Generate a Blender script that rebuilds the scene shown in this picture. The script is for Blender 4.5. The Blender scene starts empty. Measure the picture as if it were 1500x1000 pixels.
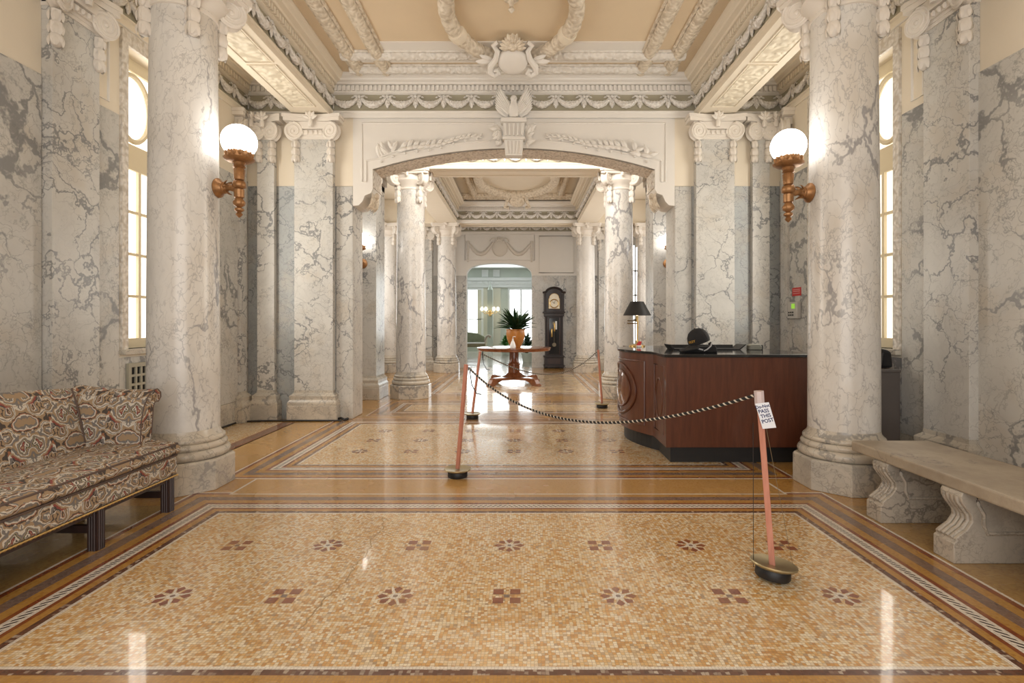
import bpy, bmesh, math, random
from mathutils import Vector, Matrix, noise
PI = math.pi
R = math.radians
random.seed(7)
COL = bpy.context.scene.collection
SC = bpy.context.scene

# ------------------------------------------------------------------ mesh collector
class MB:
    def __init__(s): s.v, s.f, s.mi, s.uv = [], [], [], {}
    def add(s, vs, fs, mat=0, M=None, uvs=None):
        b = len(s.v)
        for p in vs:
            p = Vector(p)
            s.v.append(M @ p if M else p)
        for i, f in enumerate(fs):
            if uvs: s.uv[len(s.f)] = uvs[i]
            s.f.append([b + k for k in f]); s.mi.append(mat)
        return s
    def box(s, x0, x1, y0, y1, z0, z1, mat=0, M=None):
        vs = [(x, y, z) for z in (z0, z1) for y in (y0, y1) for x in (x0, x1)]
        return s.add(vs, [(0,2,3,1),(4,5,7,6),(0,1,5,4),(2,6,7,3),(0,4,6,2),(1,3,7,5)], mat, M)
    def lathe(s, prof, n=32, mat=0, M=None, ph=0.0, sx=1, sy=1, bump=None):
        vs, fs = [], []
        for j, (r, z) in enumerate(prof):
            for i in range(n):
                a = 2*PI*(i/n) + ph
                rr = r*(bump(a, j) if bump else 1)
                vs.append((rr*math.cos(a)*sx, rr*math.sin(a)*sy, z))
        for j in range(len(prof)-1):
            for i in range(n):
                k = (i+1) % n
                fs.append((j*n+i, j*n+k, (j+1)*n+k, (j+1)*n+i))
        fs.append(tuple(range(n-1, -1, -1)))
        t = (len(prof)-1)*n
        fs.append(tuple(t+i for i in range(n)))
        return s.add(vs, fs, mat, M)
    def tube(s, pts, r, n=8, closed=False, mat=0, M=None, flat=1.0, uvl=None, up=None):
        pts = [Vector(p) for p in pts]; m = len(pts)
        vs, fs, uvs = [], [], []
        nrm = None; L = [0.0]
        for j in range(1, m): L.append(L[-1] + (pts[j]-pts[j-1]).length)
        for j in range(m):
            if closed: t = pts[(j+1) % m] - pts[(j-1) % m]
            else: t = pts[min(j+1, m-1)] - pts[max(j-1, 0)]
            t.normalize()
            if up is not None:
                nrm = (Vector(up) - t*t.dot(Vector(up))).normalized()
            elif nrm is None:
                a = Vector((0,0,1)) if abs(t.z) < .9 else Vector((1,0,0))
                nrm = (a - t*a.dot(t)).normalized()
            else:
                nrm = (nrm - t*nrm.dot(t)).normalized()
            b = t.cross(nrm)
            rr = r(j/(m-1)) if callable(r) else (r[j] if isinstance(r, (list, tuple)) else r)
            for i in range(n):
                a = 2*PI*i/n
                vs.append(pts[j] + nrm*(rr*flat*math.sin(a)) + b*(rr*math.cos(a)))
        for j in range(m if closed else m-1):
            for i in range(n):
                k = (i+1) % n; q = (j+1) % m
                fs.append((j*n+i, j*n+k, q*n+k, q*n+i))
                if uvl:
                    u0, u1 = L[j]*uvl, (L[q] if q else L[-1])*uvl
                    v0, v1 = i/n, (i+1)/n
                    uvs.append(((u0,v0),(u0,v1),(u1,v1),(u1,v0)))
        if not closed:
            fs.append(tuple(range(n-1, -1, -1))); fs.append(tuple((m-1)*n+i for i in range(n)))
            if uvl: uvs += [tuple((0,0) for _ in range(n))]*2
        return s.add(vs, fs, mat, M, uvs if uvl else None)
    def prism(s, poly, d0, d1, ax='y', mat=0, M=None):
        f = {'y': lambda a,b,d: (a,d,b), 'z': lambda a,b,d: (a,b,d), 'x': lambda a,b,d: (d,a,b)}[ax]
        n = len(poly)
        vs = [f(a,b,d0) for a,b in poly] + [f(a,b,d1) for a,b in poly]
        fs = [tuple(range(n-1,-1,-1)), tuple(range(n,2*n))] + [(i,(i+1)%n,n+(i+1)%n,n+i) for i in range(n)]
        return s.add(vs, fs, mat, M)
    def ell(s, c, r, n=12, m=8, mat=0, M=None):
        pr = [(math.sin(PI*(j+.0)/m)*1.0 if 0<j<m else .02, -math.cos(PI*j/m)) for j in range(m+1)]
        T = Matrix.Translation(Vector(c)) @ Matrix.Diagonal((r[0], r[1], r[2], 1))
        return s.lathe(pr, n, mat, (M @ T) if M else T)
    def leaf(s, p, d, nrm, L, W, lift=.3, mat=0, M=None, n=5):
        p, d, nrm = Vector(p), Vector(d).normalized(), Vector(nrm).normalized()
        nrm = (nrm - d*nrm.dot(d)).normalized()
        b = d.cross(nrm); vs, fs = [], []
        for j in range(n+1):
            t = j/n; w = W*.5*math.sin(PI*min(.97, t*.9+.08))**.8
            c = p + d*L*t + nrm*(lift*L*math.sin(PI*t*.8))
            vs += [c - b*w - nrm*w*.3, c + nrm*w*.35, c + b*w - nrm*w*.3]
        for j in range(n):
            k = 3*j
            fs += [(k, k+1, k+4, k+3), (k+1, k+2, k+5, k+4)]
        return s.add(vs, fs, mat, M)
    def build(s, name, mats, parent=None, ang=35, smooth=True, boxuv=False, loc=None, bevel=0):
        me = bpy.data.meshes.new(name)
        me.from_pydata([tuple(p) for p in s.v], [], s.f)
        mats = mats if isinstance(mats, (list, tuple)) else [mats]
        for m in mats: me.materials.append(m)
        me.polygons.foreach_set('material_index', s.mi)
        if s.uv or boxuv:
            uvl = me.uv_layers.new(name='UVMap')
            for p in me.polygons:
                q = s.uv.get(p.index)
                for k, li in enumerate(p.loop_indices):
                    if q: uvl.data[li].uv = q[k]
                    elif boxuv:
                        c = me.vertices[me.loops[li].vertex_index].co; nn = p.normal
                        a = max(range(3), key=lambda i: abs(nn[i]))
                        uvl.data[li].uv = (c.y, c.z) if a == 0 else ((c.x, c.z) if a == 1 else (c.y, c.x))
        bm = bmesh.new(); bm.from_mesh(me)
        bmesh.ops.recalc_face_normals(bm, faces=bm.faces)
        bm.to_mesh(me); bm.free()
        if smooth:
            me.polygons.foreach_set('use_smooth', [True]*len(me.polygons))
            me.set_sharp_from_angle(angle=R(ang))
        me.update()
        o = bpy.data.objects.new(name, me); COL.objects.link(o)
        if parent: o.parent = parent
        if loc: o.location = loc
        if bevel:
            b = o.modifiers.new('bevel', 'BEVEL'); b.width = bevel; b.segments = 2; b.limit_method = 'ANGLE'
        return o

def empty(name, loc=(0,0,0), rz=0):
    o = bpy.data.objects.new(name, None); COL.objects.link(o)
    o.location = loc; o.rotation_euler = (0,0,rz); o.empty_display_size = .1
    return o
def tag(o, label=None, cat=None, group=None, kind=None):
    for k, v in (('label', label), ('category', cat), ('group', group), ('kind', kind)):
        if v: o[k] = v
    return o
def kids(o): return [c for c in bpy.data.objects if c.parent == o]
def copy_tree(o, parent=None):
    c = o.copy(); COL.objects.link(c); c.parent = parent
    for ch in kids(o):
        copy_tree(ch, c)
    return c
def T(x, y, z): return Matrix.Translation((x, y, z))
def RZ(a): return Matrix.Rotation(a, 4, 'Z')
def RX(a): return Matrix.Rotation(a, 4, 'X')
def RY(a): return Matrix.Rotation(a, 4, 'Y')
def text_mb(txt, size, M, depth=.0004, off=0):
    cu = bpy.data.curves.new('t', 'FONT'); cu.body = txt; cu.size = size; cu.extrude = depth; cu.offset = off
    cu.align_x = 'CENTER'; cu.resolution_u = 3; cu.space_line = .95
    o = bpy.data.objects.new('t', cu); COL.objects.link(o)
    dg = bpy.context.evaluated_depsgraph_get()
    me = o.evaluated_get(dg).to_mesh()
    mb = MB(); mb.add([v.co.copy() for v in me.vertices], [tuple(p.vertices) for p in me.polygons], 0, M)
    o.evaluated_get(dg).to_mesh_clear()
    bpy.data.objects.remove(o); bpy.data.curves.remove(cu)
    return mb

# ------------------------------------------------------------------ materials
class NT:
    def __init__(s, name):
        s.m = bpy.data.materials.new(name); s.m.use_nodes = True
        s.t = s.m.node_tree; s.n = s.t.nodes
        s.b = s.n['Principled BSDF']
    def new(s, ty, **kw):
        x = s.n.new(ty)
        for k, v in kw.items(): setattr(x, k, v)
        return x
    def put(s, sock, v):
        if hasattr(v, 'is_output') or isinstance(v, bpy.types.NodeSocket): s.t.links.new(v, sock)
        else: sock.default_value = v
    def math(s, op, a, b=None, c=None, clamp=False):
        x = s.new('ShaderNodeMath', operation=op); x.use_clamp = clamp
        s.put(x.inputs[0], a)
        if b is not None: s.put(x.inputs[1], b)
        if c is not None: s.put(x.inputs[2], c)
        return x.outputs[0]
    def vmath(s, op, a, b=None, sc=None):
        x = s.new('ShaderNodeVectorMath', operation=op)
        s.put(x.inputs[0], a)
        if b is not None: s.put(x.inputs[1], b)
        if sc is not None: s.put(x.inputs['Scale'], sc)
        return x.outputs[0]
    def noise(s, vec, scale, detail=3, rough=.55, out='Fac', dist=0):
        x = s.new('ShaderNodeTexNoise'); s.put(x.inputs['Vector'], vec)
        x.inputs['Scale'].default_value = scale; x.inputs['Detail'].default_value = detail
        x.inputs['Roughness'].default_value = rough; x.inputs['Distortion'].default_value = dist
        return x.outputs[out]
    def vor(s, vec, scale, feature='F1', out='Distance', rnd=1.0, dim='3D'):
        x = s.new('ShaderNodeTexVoronoi', feature=feature, voronoi_dimensions=dim); s.put(x.inputs['Vector'], vec)
        x.inputs['Scale'].default_value = scale; x.inputs['Randomness'].default_value = rnd
        return x.outputs[out]
    def ramp(s, fac, stops, interp='LINEAR'):
        x = s.new('ShaderNodeValToRGB'); s.put(x.inputs[0], fac); cr = x.color_ramp; cr.interpolation = interp
        while len(cr.elements) < len(stops): cr.elements.new(1)
        for e, (p, c) in zip(cr.elements, stops):
            e.position = p; e.color = (*c, 1) if len(c) == 3 else c
        return x.outputs[0]
    def rng(s, v, a, b, c=0.0, d=1.0, smooth=True):
        x = s.new('ShaderNodeMapRange'); x.interpolation_type = 'SMOOTHSTEP' if smooth else 'LINEAR'
        s.put(x.inputs[0], v)
        for i, q in enumerate((a, b, c, d)): s.put(x.inputs[1+i], q)
        return x.outputs[0]
    def mix(s, fac, a, b, mode='MIX'):
        x = s.new('ShaderNodeMix', data_type='RGBA', blend_type=mode)
        s.put(x.inputs[0], fac)
        s.put(x.inputs[6], (*a, 1) if isinstance(a, tuple) and len(a) == 3 else a)
        s.put(x.inputs[7], (*b, 1) if isinstance(b, tuple) and len(b) == 3 else b)
        return x.outputs[2]
    def obj(s, rand=True):
        tc = s.new('ShaderNodeTexCoord').outputs['Object']
        if not rand: return tc
        oi = s.new('ShaderNodeObjectInfo')
        cb = s.new('ShaderNodeCombineXYZ')
        for i, k in enumerate((41., 67., 29.)): s.put(cb.inputs[i], s.math('MULTIPLY', oi.outputs['Random'], k))
        return s.vmath('ADD', tc, cb.outputs[0])
    def bump(s, h, strength=.3, dist=.01):
        x = s.new('ShaderNodeBump'); s.put(x.inputs['Height'], h)
        x.inputs['Strength'].default_value = strength; x.inputs['Distance'].default_value = dist
        s.t.links.new(x.outputs[0], s.b.inputs['Normal'])
    def done(s, col=None, rough=None, metal=None, coat=None, spec=None):
        if col is not None: s.put(s.b.inputs['Base Color'], (*col, 1) if isinstance(col, tuple) and len(col) == 3 else col)
        if rough is not None: s.put(s.b.inputs['Roughness'], rough)
        if metal is not None: s.b.inputs['Metallic'].default_value = metal
        if spec is not None: s.b.inputs['Specular IOR Level'].default_value = spec
        if coat is not None:
            s.b.inputs['Coat Weight'].default_value = coat; s.b.inputs['Coat Roughness'].default_value = .05
        return s.m
def plain(name, col, rough=.5, metal=0, var=.12, sc=6, coat=None):
    k = NT(name); n = k.noise(k.obj(), sc, 4)
    c2 = tuple(min(1, c*(1-var*2)) for c in col)
    return k.done(k.mix(n, tuple(min(1, c*(1+var)) for c in col), c2), rough, metal, coat)
def emis(name, col, st):
    k = NT(name); k.b.inputs['Emission Color'].default_value = (*col, 1); k.b.inputs['Emission Strength'].default_value = st
    return k.done(col, .3)

def marble(name, base, vein, fine, s1=2.2, w1=.035, s2=7, w2=.022, streak=None, warm=(.50,.42,.32), cloud=.35, rough=.25):
    k = NT(name); v = k.obj()
    if streak: v = k.vmath('MULTIPLY', v, streak)
    nz = k.noise(v, 1.6, 5, .6, 'Color')
    w = k.vmath('SCALE', k.vmath('SUBTRACT', nz, (.5,.5,.5)), sc=.95)
    nz2 = k.noise(v, 11, 3, .6, 'Color')
    w2v = k.vmath('SCALE', k.vmath('SUBTRACT', nz2, (.5,.5,.5)), sc=.11)
    p = k.vmath('ADD', k.vmath('ADD', v, w), w2v)
    m1 = k.noise(v, 1.1, 2); m2 = k.noise(v, 2.1, 3, .6)
    wid = k.rng(m1, .36, .70, w1*.2, w1*3.0)
    d1 = k.vor(p, s1, 'DISTANCE_TO_EDGE')
    v1 = k.rng(k.math('DIVIDE', d1, wid), .25, 1.0, 1.0, 0.0)
    d2 = k.vor(p, s2, 'DISTANCE_TO_EDGE')
    v2 = k.math('MULTIPLY', k.rng(d2, 0, w2*2.4, 1.0, 0.0), k.rng(m2, .34, .58, .10, 1.0))
    d3 = k.vor(k.vmath('ADD', p, (3.3,7.1,1.7)), s1*1.9, 'DISTANCE_TO_EDGE')
    v3 = k.math('MULTIPLY', k.rng(d3, 0, w1*.75, 1.0, 0.0), k.rng(k.noise(v, 1.7, 2), .40, .60))
    cl = k.rng(k.noise(p, 1.3, 6, .62), .40, .74)
    c = k.mix(k.math('MULTIPLY', cl, cloud), base, vein)
    c = k.mix(k.math('MULTIPLY', k.rng(m2, .48, .72), .38), c, warm)
    c = k.mix(k.math('MULTIPLY', v2, .50), c, fine)
    c = k.mix(k.math('MULTIPLY', v3, .55), c, fine)
    c = k.mix(k.math('MULTIPLY', v1, k.rng(m1, .36, .6, .35, .85)), c, vein)
    return k.done(c, rough)
M_MARB = marble('marble_wall', (.60,.585,.55), (.20,.203,.207), (.25,.245,.235), 2.1, .042, 7.5, .022, cloud=.30)
M_MARB2 = marble('marble_pilaster', (.61,.597,.565), (.205,.21,.217), (.26,.255,.25), 2.8, .024, 7, .022, cloud=.28)
M_SHAFT = marble('marble_shaft', (.74,.722,.69), (.30,.295,.305), (.30,.295,.30), 1.7, .020, 9, .024, streak=(1.1,1.1,.6), cloud=.32)
M_BASE = marble('marble_base', (.60,.55,.47), (.28,.27,.255), (.22,.20,.18), 2.4, .03, 7, .025, cloud=.6)
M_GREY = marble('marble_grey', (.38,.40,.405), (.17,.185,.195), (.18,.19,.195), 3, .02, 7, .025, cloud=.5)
def stoneb():
    k = NT('bench_stone'); v = k.obj()
    a = k.noise(v, 2.2, 6, .65); b = k.noise(v, 60, 4, .7); 
    c = k.ramp(a, [(.3,(.27,.22,.165)),(.55,(.39,.33,.255)),(.8,(.48,.41,.33))])
    c = k.mix(k.math('MULTIPLY', k.rng(b,.45,.7), .35), c, (.30,.25,.19))
    d = k.rng(k.vor(k.vmath('ADD', v, k.vmath('SCALE', k.noise(v,5,4,.6,'Color'), sc=.5)), 3.5, 'DISTANCE_TO_EDGE'), 0, .05, 1, 0)
    c = k.mix(k.math('MULTIPLY', d, k.rng(k.noise(v,4,2),.5,.62)), c, (.22,.19,.16))
    k.bump(b, .12, .004)
    return k.done(c, .6)
M_STONE = stoneb()
M_STONE2 = marble('bench_leg_stone', (.46,.41,.345), (.20,.18,.155), (.16,.145,.125), 3.5, .02, 11, .04, cloud=.6, rough=.5)
def plaster(name, col, ornate=0, sc=30, dark=.5, strength=.6):
    k = NT(name); v = k.obj()
    n = k.noise(v, 3, 5)
    c = k.mix(k.math('MULTIPLY', n, .35), col, tuple(x*.78 for x in col))
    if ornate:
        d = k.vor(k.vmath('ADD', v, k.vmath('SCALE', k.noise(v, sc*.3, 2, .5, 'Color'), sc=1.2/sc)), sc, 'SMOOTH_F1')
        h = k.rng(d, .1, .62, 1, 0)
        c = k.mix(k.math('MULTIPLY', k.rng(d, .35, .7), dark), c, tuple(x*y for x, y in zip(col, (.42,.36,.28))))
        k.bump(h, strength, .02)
    return k.done(c, .6)
M_PLAST = plaster('plaster_white', (.82,.785,.735))
M_CREAM = plaster('plaster_cream', (.83,.745,.61))
M_CEIL = plaster('plaster_ceiling_tan', (.76,.615,.43))
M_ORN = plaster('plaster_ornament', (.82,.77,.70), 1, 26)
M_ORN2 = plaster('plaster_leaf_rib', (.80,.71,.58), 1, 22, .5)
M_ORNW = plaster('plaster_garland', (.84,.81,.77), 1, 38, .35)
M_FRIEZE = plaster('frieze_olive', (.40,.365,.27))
M_SCROLL = plaster('capital_plaster', (.80,.745,.675))
def wood(name, a, b, sc=(1,1,.12), s=22, rough=.3, coat=.3):
    k = NT(name); v = k.vmath('MULTIPLY', k.obj(), sc)
    n = k.noise(v, s, 5, .6, dist=.4); n2 = k.noise(v, s*4, 2)
    c = k.ramp(n, [(.3, a), (.7, b)])
    c = k.mix(k.math('MULTIPLY', n2, .25), c, tuple(x*.5 for x in a))
    return k.done(c, rough, coat=coat)
M_MAHOG = wood('mahogany', (.080,.024,.012), (.145,.046,.022), rough=.36, coat=.2)
M_TABLE = wood('table_wood', (.17,.055,.022), (.30,.11,.045), (1,.2,1), rough=.2)
M_DKWOOD = wood('dark_wood', (.022,.011,.010), (.05,.022,.018), rough=.4, coat=.15)
M_CLOCK = wood('clock_wood', (.012,.008,.009), (.026,.015,.017), rough=.45, coat=.1)
M_PINK = wood('salmon_wood', (.50,.19,.12), (.66,.31,.23), (1,1,.1), 30, .5, 0)
M_BLACK = plain('black_matte', (.012,.012,.013), .5)
M_BLKGLOSS = plain('black_granite', (.018,.019,.021), .08)
M_FABRICK = plain('black_fabric', (.012,.012,.014), .85)
M_GREYCAB = plain('grey_laminate', (.105,.092,.088), .45)
M_BRASS = plain('brass', (.62,.42,.16), .3, .9)
M_BRONZE = plain('bronze_lamp', (.40,.205,.085), .42, .55, .3, 30)
M_DISH = plain('dish_brass', (.48,.40,.24), .32, .75)
M_PAPER = plain('paper', (.80,.83,.90), .8, var=.04)
M_INK = plain('ink_blue', (.02,.03,.13), .7)
M_GOLD = plain('gold_thread', (.75,.42,.06), .5)
M_POT = plain('orange_pot', (.55,.22,.045), .35, var=.2, sc=14)
M_LEAF = plain('leaf_green', (.035,.085,.035), .4, var=.5, sc=12)
M_LEAF2 = plain('leaf_light', (.18,.42,.12), .5, var=.4, sc=12)
M_WHITE = plain('white_plastic', (.85,.85,.84), .35, var=.03)
M_RED = plain('red_plastic', (.60,.03,.03), .45)
M_GREYBOX = plain('grey_box', (.52,.50,.47), .45, var=.05)
M_LCD = emis('green_display', (.30,.62,.05), .4)
M_SAGE = plaster('sage_wall', (.62,.67,.60))
M_WHITEW = plaster('white_woodwork', (.84,.86,.85))
M_GLOBE = emis('opal_globe', (1,.96,.90), 6)
M_BULB = emis('warm_bulb', (1,.82,.58), 2.2)
M_FROST = emis('frosted_pane', (1,.965,.90), 1.1)
M_FROST2 = emis('frosted_pane_dim', (1,.955,.85), .62)
M_DAY = emis('daylight_pane', (.96,.985,1), 1.8)
M_WINWOOD = plaster('window_cream', (.80,.70,.50))
M_TWIST = None
def twist():
    k = NT('twisted_rope')
    uv = k.new('ShaderNodeUVMap').outputs[0]
    sp = k.new('ShaderNodeSeparateXYZ'); k.put(sp.inputs[0], uv)
    f = k.math('FRACT', k.math('ADD', sp.outputs[0], sp.outputs[1]))
    c = k.ramp(f, [(0,(.012,.012,.012)),(.70,(.62,.55,.46))], 'CONSTANT')
    return k.done(c, .8)
M_TWIST = twist()
def fabric():
    k = NT('ikat_fabric'); uv = k.new('ShaderNodeUVMap').outputs[0]
    sp = k.new('ShaderNodeSeparateXYZ'); k.put(sp.inputs[0], uv)
    pu = k.math('PINGPONG', sp.outputs[0], .16)
    row = k.math('FLOOR', k.math('DIVIDE', sp.outputs[0], .32))
    sv = k.math('ADD', sp.outputs[1], k.math('MULTIPLY', k.math('FRACT', k.math('MULTIPLY', row, .5)), .30))
    pv = k.math('FRACT', k.math('DIVIDE', sv, .33)); pv = k.math('MULTIPLY', pv, .33)
    cb = k.new('ShaderNodeCombineXYZ'); k.put(cb.inputs[0], pu); k.put(cb.inputs[1], pv)
    q = cb.outputs[0]
    nz = k.vmath('SCALE', k.vmath('SUBTRACT', k.noise(q, 10, 3, .6, 'Color'), (.5,.5,.5)), sc=.10)
    fz = k.vmath('SCALE', k.vmath('SUBTRACT', k.noise(uv, 200, 2, .5, 'Color'), (.5,.5,.5)), sc=.007)
    q2 = k.vmath('ADD', k.vmath('ADD', q, nz), fz)
    d = k.vor(q2, 7.4, 'SMOOTH_F1', 'Distance', .95, '2D')
    cid = k.vor(q2, 7.4, 'F1', 'Color', .95, '2D')
    s2 = k.new('ShaderNodeSeparateColor'); k.put(s2.inputs[0], cid)
    t = k.math('FRACT', k.math('ADD', k.math('MULTIPLY', d, 2.3), k.math('MULTIPLY', k.noise(q, 9, 2), .9)))
    cream, tan, grey, red, blk, grn, rust = (.64,.60,.53),(.36,.25,.15),(.17,.165,.165),(.27,.045,.04),(.035,.03,.033),(.03,.065,.042),(.33,.125,.06)
    A = k.ramp(t, [(0,tan),(.08,cream),(.18,grey),(.27,cream),(.34,tan),(.46,blk),(.54,rust),(.61,cream),(.70,grey),(.80,tan),(.93,blk)], 'CONSTANT')
    B = k.ramp(t, [(0,grey),(.11,cream),(.20,tan),(.34,grey),(.45,cream),(.53,tan),(.64,red),(.72,blk),(.78,cream),(.86,grn),(.93,tan)], 'CONSTANT')
    c = k.mix(k.math('GREATER_THAN', s2.outputs[1], .55), A, B)
    wv = k.noise(uv, 500, 1)
    c = k.mix(k.math('MULTIPLY', wv, .3), c, (.30,.22,.15))
    k.bump(wv, .15, .002)
    return k.done(c, .9)
M_FAB = fabric()
M_FABPIPE = plain('sofa_piping', (.13,.09,.075), .9)

def mosaic(name, stops, sc=64, rough=.2, grout=(.30,.20,.10), gw=.10, big=.25, coat=.55, bigcol=(.55,.30,.10)):
    k = NT(name); v = k.obj(False)
    wob = k.vmath('SCALE', k.vmath('SUBTRACT', k.noise(v, 2.5, 2, .5, 'Color'), (.5,.5,.5)), sc=.05)
    p = k.vmath('ADD', v, wob)
    c0 = k.vor(p, sc, 'F1', 'Color', .28, '2D')
    d0 = k.vor(p, sc, 'DISTANCE_TO_EDGE', 'Distance', .28, '2D')
    s = k.new('ShaderNodeSeparateColor'); k.put(s.inputs[0], c0)
    c = k.ramp(s.outputs[0], stops, 'LINEAR')
    c = k.mix(k.math('MULTIPLY', k.rng(k.noise(v, 3.2, 4, .6), .4, .7), big), c, bigcol)
    g = k.rng(d0, gw*.3, gw, 1, 0)
    c = k.mix(k.math('MULTIPLY', g, .6), c, grout)
    k.bump(k.math('MULTIPLY', g, -1), .12, .002)
    rr = k.rng(k.noise(v, 1.5, 3), .3, .7, rough, rough+.10)
    return k.done(c, rr, coat=coat)
M_FIELD = mosaic('mosaic_field', [(0,(.50,.25,.075)),(.18,(.66,.37,.12)),(.4,(.74,.52,.26)),(.62,(.83,.70,.48)),(.8,(.88,.79,.62)),(.92,(.60,.44,.26)),(1,(.40,.28,.17))], big=.28, gw=.12)
M_OCH = mosaic('mosaic_ochre', [(0,(.40,.19,.035)),(.5,(.52,.28,.06)),(1,(.46,.24,.06))], 70)
M_OCHD = mosaic('mosaic_olive', [(0,(.30,.17,.05)),(.5,(.40,.25,.08)),(1,(.34,.20,.06))], 70)
M_RUST = mosaic('mosaic_rust', [(0,(.19,.04,.014)),(.5,(.27,.07,.024)),(1,(.22,.06,.022))], 70, grout=(.2,.08,.04))
M_PURP = mosaic('mosaic_purple', [(0,(.16,.105,.085)),(.5,(.24,.17,.14)),(1,(.20,.12,.10))], 70, grout=(.12,.08,.06))
M_DKBR = mosaic('mosaic_brown', [(0,(.10,.04,.025)),(.75,(.15,.06,.035)),(.9,(.5,.42,.34)),(1,(.12,.05,.03))], 60, grout=(.12,.06,.04), big=.05)
M_WLINE = mosaic('mosaic_white', [(0,(.74,.69,.61)),(1,(.86,.81,.73))], 70, big=.1)
M_PANEL = mosaic('mosaic_panel', [(0,(.44,.23,.055)),(.5,(.55,.32,.10)),(1,(.50,.28,.09))], 90)
def dashed():
    k = NT('mosaic_dashes'); v = k.obj(False)
    sp = k.new('ShaderNodeSeparateXYZ'); k.put(sp.inputs[0], v)
    f = k.math('FRACT', k.math('DIVIDE', k.math('ADD', k.math('ABSOLUTE', sp.outputs[0]), sp.outputs[1]), .036))
    c = k.mix(k.math('GREATER_THAN', f, .56), (.76,.70,.62), (.05,.03,.03))
    return k.done(c, .2, coat=.55)
M_DASH = dashed()
M_ROOM3 = mosaic('sunroom_floor', [(0,(.55,.52,.48)),(.5,(.66,.63,.58)),(1,(.60,.56,.50))], 12, .12)
# ------------------------------------------------------------------ camera
HC = 1.35
cam = bpy.data.cameras.new('camera'); co = bpy.data.objects.new('camera', cam); COL.objects.link(co)
co.location = (.10, 0, HC); co.rotation_euler = (R(90), 0, 0)
cam.sensor_width = 36; cam.lens = 770/1500*36
cam.shift_x = -13/1500; cam.shift_y = -26/1500; cam.clip_end = 200; cam.clip_start = .02
SC.camera = co

WX = 3.78      # side walls
YB = 7.45      # face of the wall with the wide arch
ZS = 4.275      # underside of the beams
ZC = 4.80      # ceiling
Y0 = -1.6      # wall behind the camera

# ------------------------------------------------------------------ floor
fm = [M_OCH, M_FIELD, M_DKBR, M_RUST, M_WLINE, M_DASH, M_PURP, M_PANEL, M_OCHD, M_ROOM3]
F = MB()
zz = [0.0]
def rect(x0, x1, y0, y1, m, lvl): F.add([(x0,y0,lvl),(x1,y0,lvl),(x1,y1,lvl),(x0,y1,lvl)], [(0,1,2,3)], m)
def frame(x0, x1, y0, y1, w, m, lvl):
    a = [(x0,y0),(x1,y0),(x1,y1),(x0,y1)]; b = [(x0-w,y0-w),(x1+w,y0-w),(x1+w,y1+w),(x0-w,y1+w)]
    F.add([(p[0],p[1],lvl) for p in a+b], [(i,(i+1)%4,4+(i+1)%4,4+i) for i in range(4)], m)
def carpet(x0, x1, y0, y1, lvl=.0008):
    rect(x0, x1, y0, y1, 1, lvl)
    o = 0
    for w, m in ((.018,4),(.034,2),(.043,0),(.025,3),(.02,4),(.035,5),(.02,4),(.03,3),(.06,0),(.075,6),(.06,0),(.035,3),(.018,4)):
        frame(x0-o, x1+o, y0-o, y1+o, w, m, lvl); o += w
F.box(-5, 5, Y0, 16.4, -.12, 0, 0)
F.box(-5.0, 5.0, 16.4, 27, -.12, 0, 9)
for s in (-1, 1):
    a, b = (2.52, 3.0)
    rect(min(s*a,s*b), max(s*a,s*b), 4.95, 7.2, 7, .0006)
    for o, w, m in ((2.985,.018,4),(3.0,.05,3),(3.05,.06,6),(3.11,.05,3),(3.16,.6,1)):
        rect(min(s*o,s*(o+w)), max(s*o,s*(o+w)), 4.9, 7.2, m, .0006)
    rect(min(s*2.5,s*3.78), max(s*2.5,s*3.78), Y0, 3.9, 8, .0006)
carpet(-2.04, 2.04, 2.07, 3.735)
carpet(-2.03, 2.03, 5.05, 7.05)
carpet(-2.04, 2.04, -1.2, .95)
carpet(-1.7, 1.7, 8.15, 8.75)
carpet(-1.45, 1.45, 10.3, 14.1)
rect(-2.19, 2.19, 4.175, 4.565, 7, .0010)
frame(-2.19, 2.19, 4.175, 4.565, .02, 4, .0010)
def rosette(x, y, r=.092, z=.0016):
    for k in range(8):
        a = k*PI/4; da = .30
        rr = r if k % 2 == 0 else r*.98
        F.add([(x+rr*.34*math.cos(a), y+rr*.34*math.sin(a), z), (x+rr*.8*math.cos(a-da), y+rr*.8*math.sin(a-da), z),
               (x+rr*math.cos(a), y+rr*math.sin(a), z), (x+rr*.8*math.cos(a+da), y+rr*.8*math.sin(a+da), z)], [(0,1,2,3)], 3)
    for k in range(4):
        a = PI/8+k*PI/2
        c, s_ = math.cos(a), math.sin(a)
        F.add([(x+c*.03-s_*.006,y+s_*.03+c*.006,z),(x+c*.03+s_*.006,y+s_*.03-c*.006,z),(x+c*.09+s_*.005,y+s_*.09-c*.005,z),(x+c*.09-s_*.005,y+s_*.09+c*.005,z)],[(0,1,2,3)],4)
    F.add([(x+.030*math.cos(2*PI*i/10), y+.030*math.sin(2*PI*i/10), z+.0002) for i in range(10)], [tuple(range(10))], 4)
    F.add([(x+.013*math.cos(2*PI*i/8), y+.013*math.sin(2*PI*i/8), z+.0004) for i in range(8)], [tuple(range(8))], 6)
def crossm(x, y, r=.068, z=.0016):
    for sx in (-1,1):
        for sy in (-1,1):
            rect(*sorted((x+sx*.016, x+sx*r)), *sorted((y+sy*.016, y+sy*r)), 3, z)
    rect(x-.014, x+.014, y-.014, y+.014, 6, z)
P = .552
for row, (y, first) in enumerate(((3.2, 1), (2.605, 0))):
    for i in range(-3, 4):
        (rosette if (i + first) % 2 else crossm)(i*P+.03, y)
for row, y in enumerate((5.56, 6.09, 6.62)):
    for i in range(-3, 4):
        (rosette if (i + row) % 2 else crossm)(i*.545+.03, y)
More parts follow.
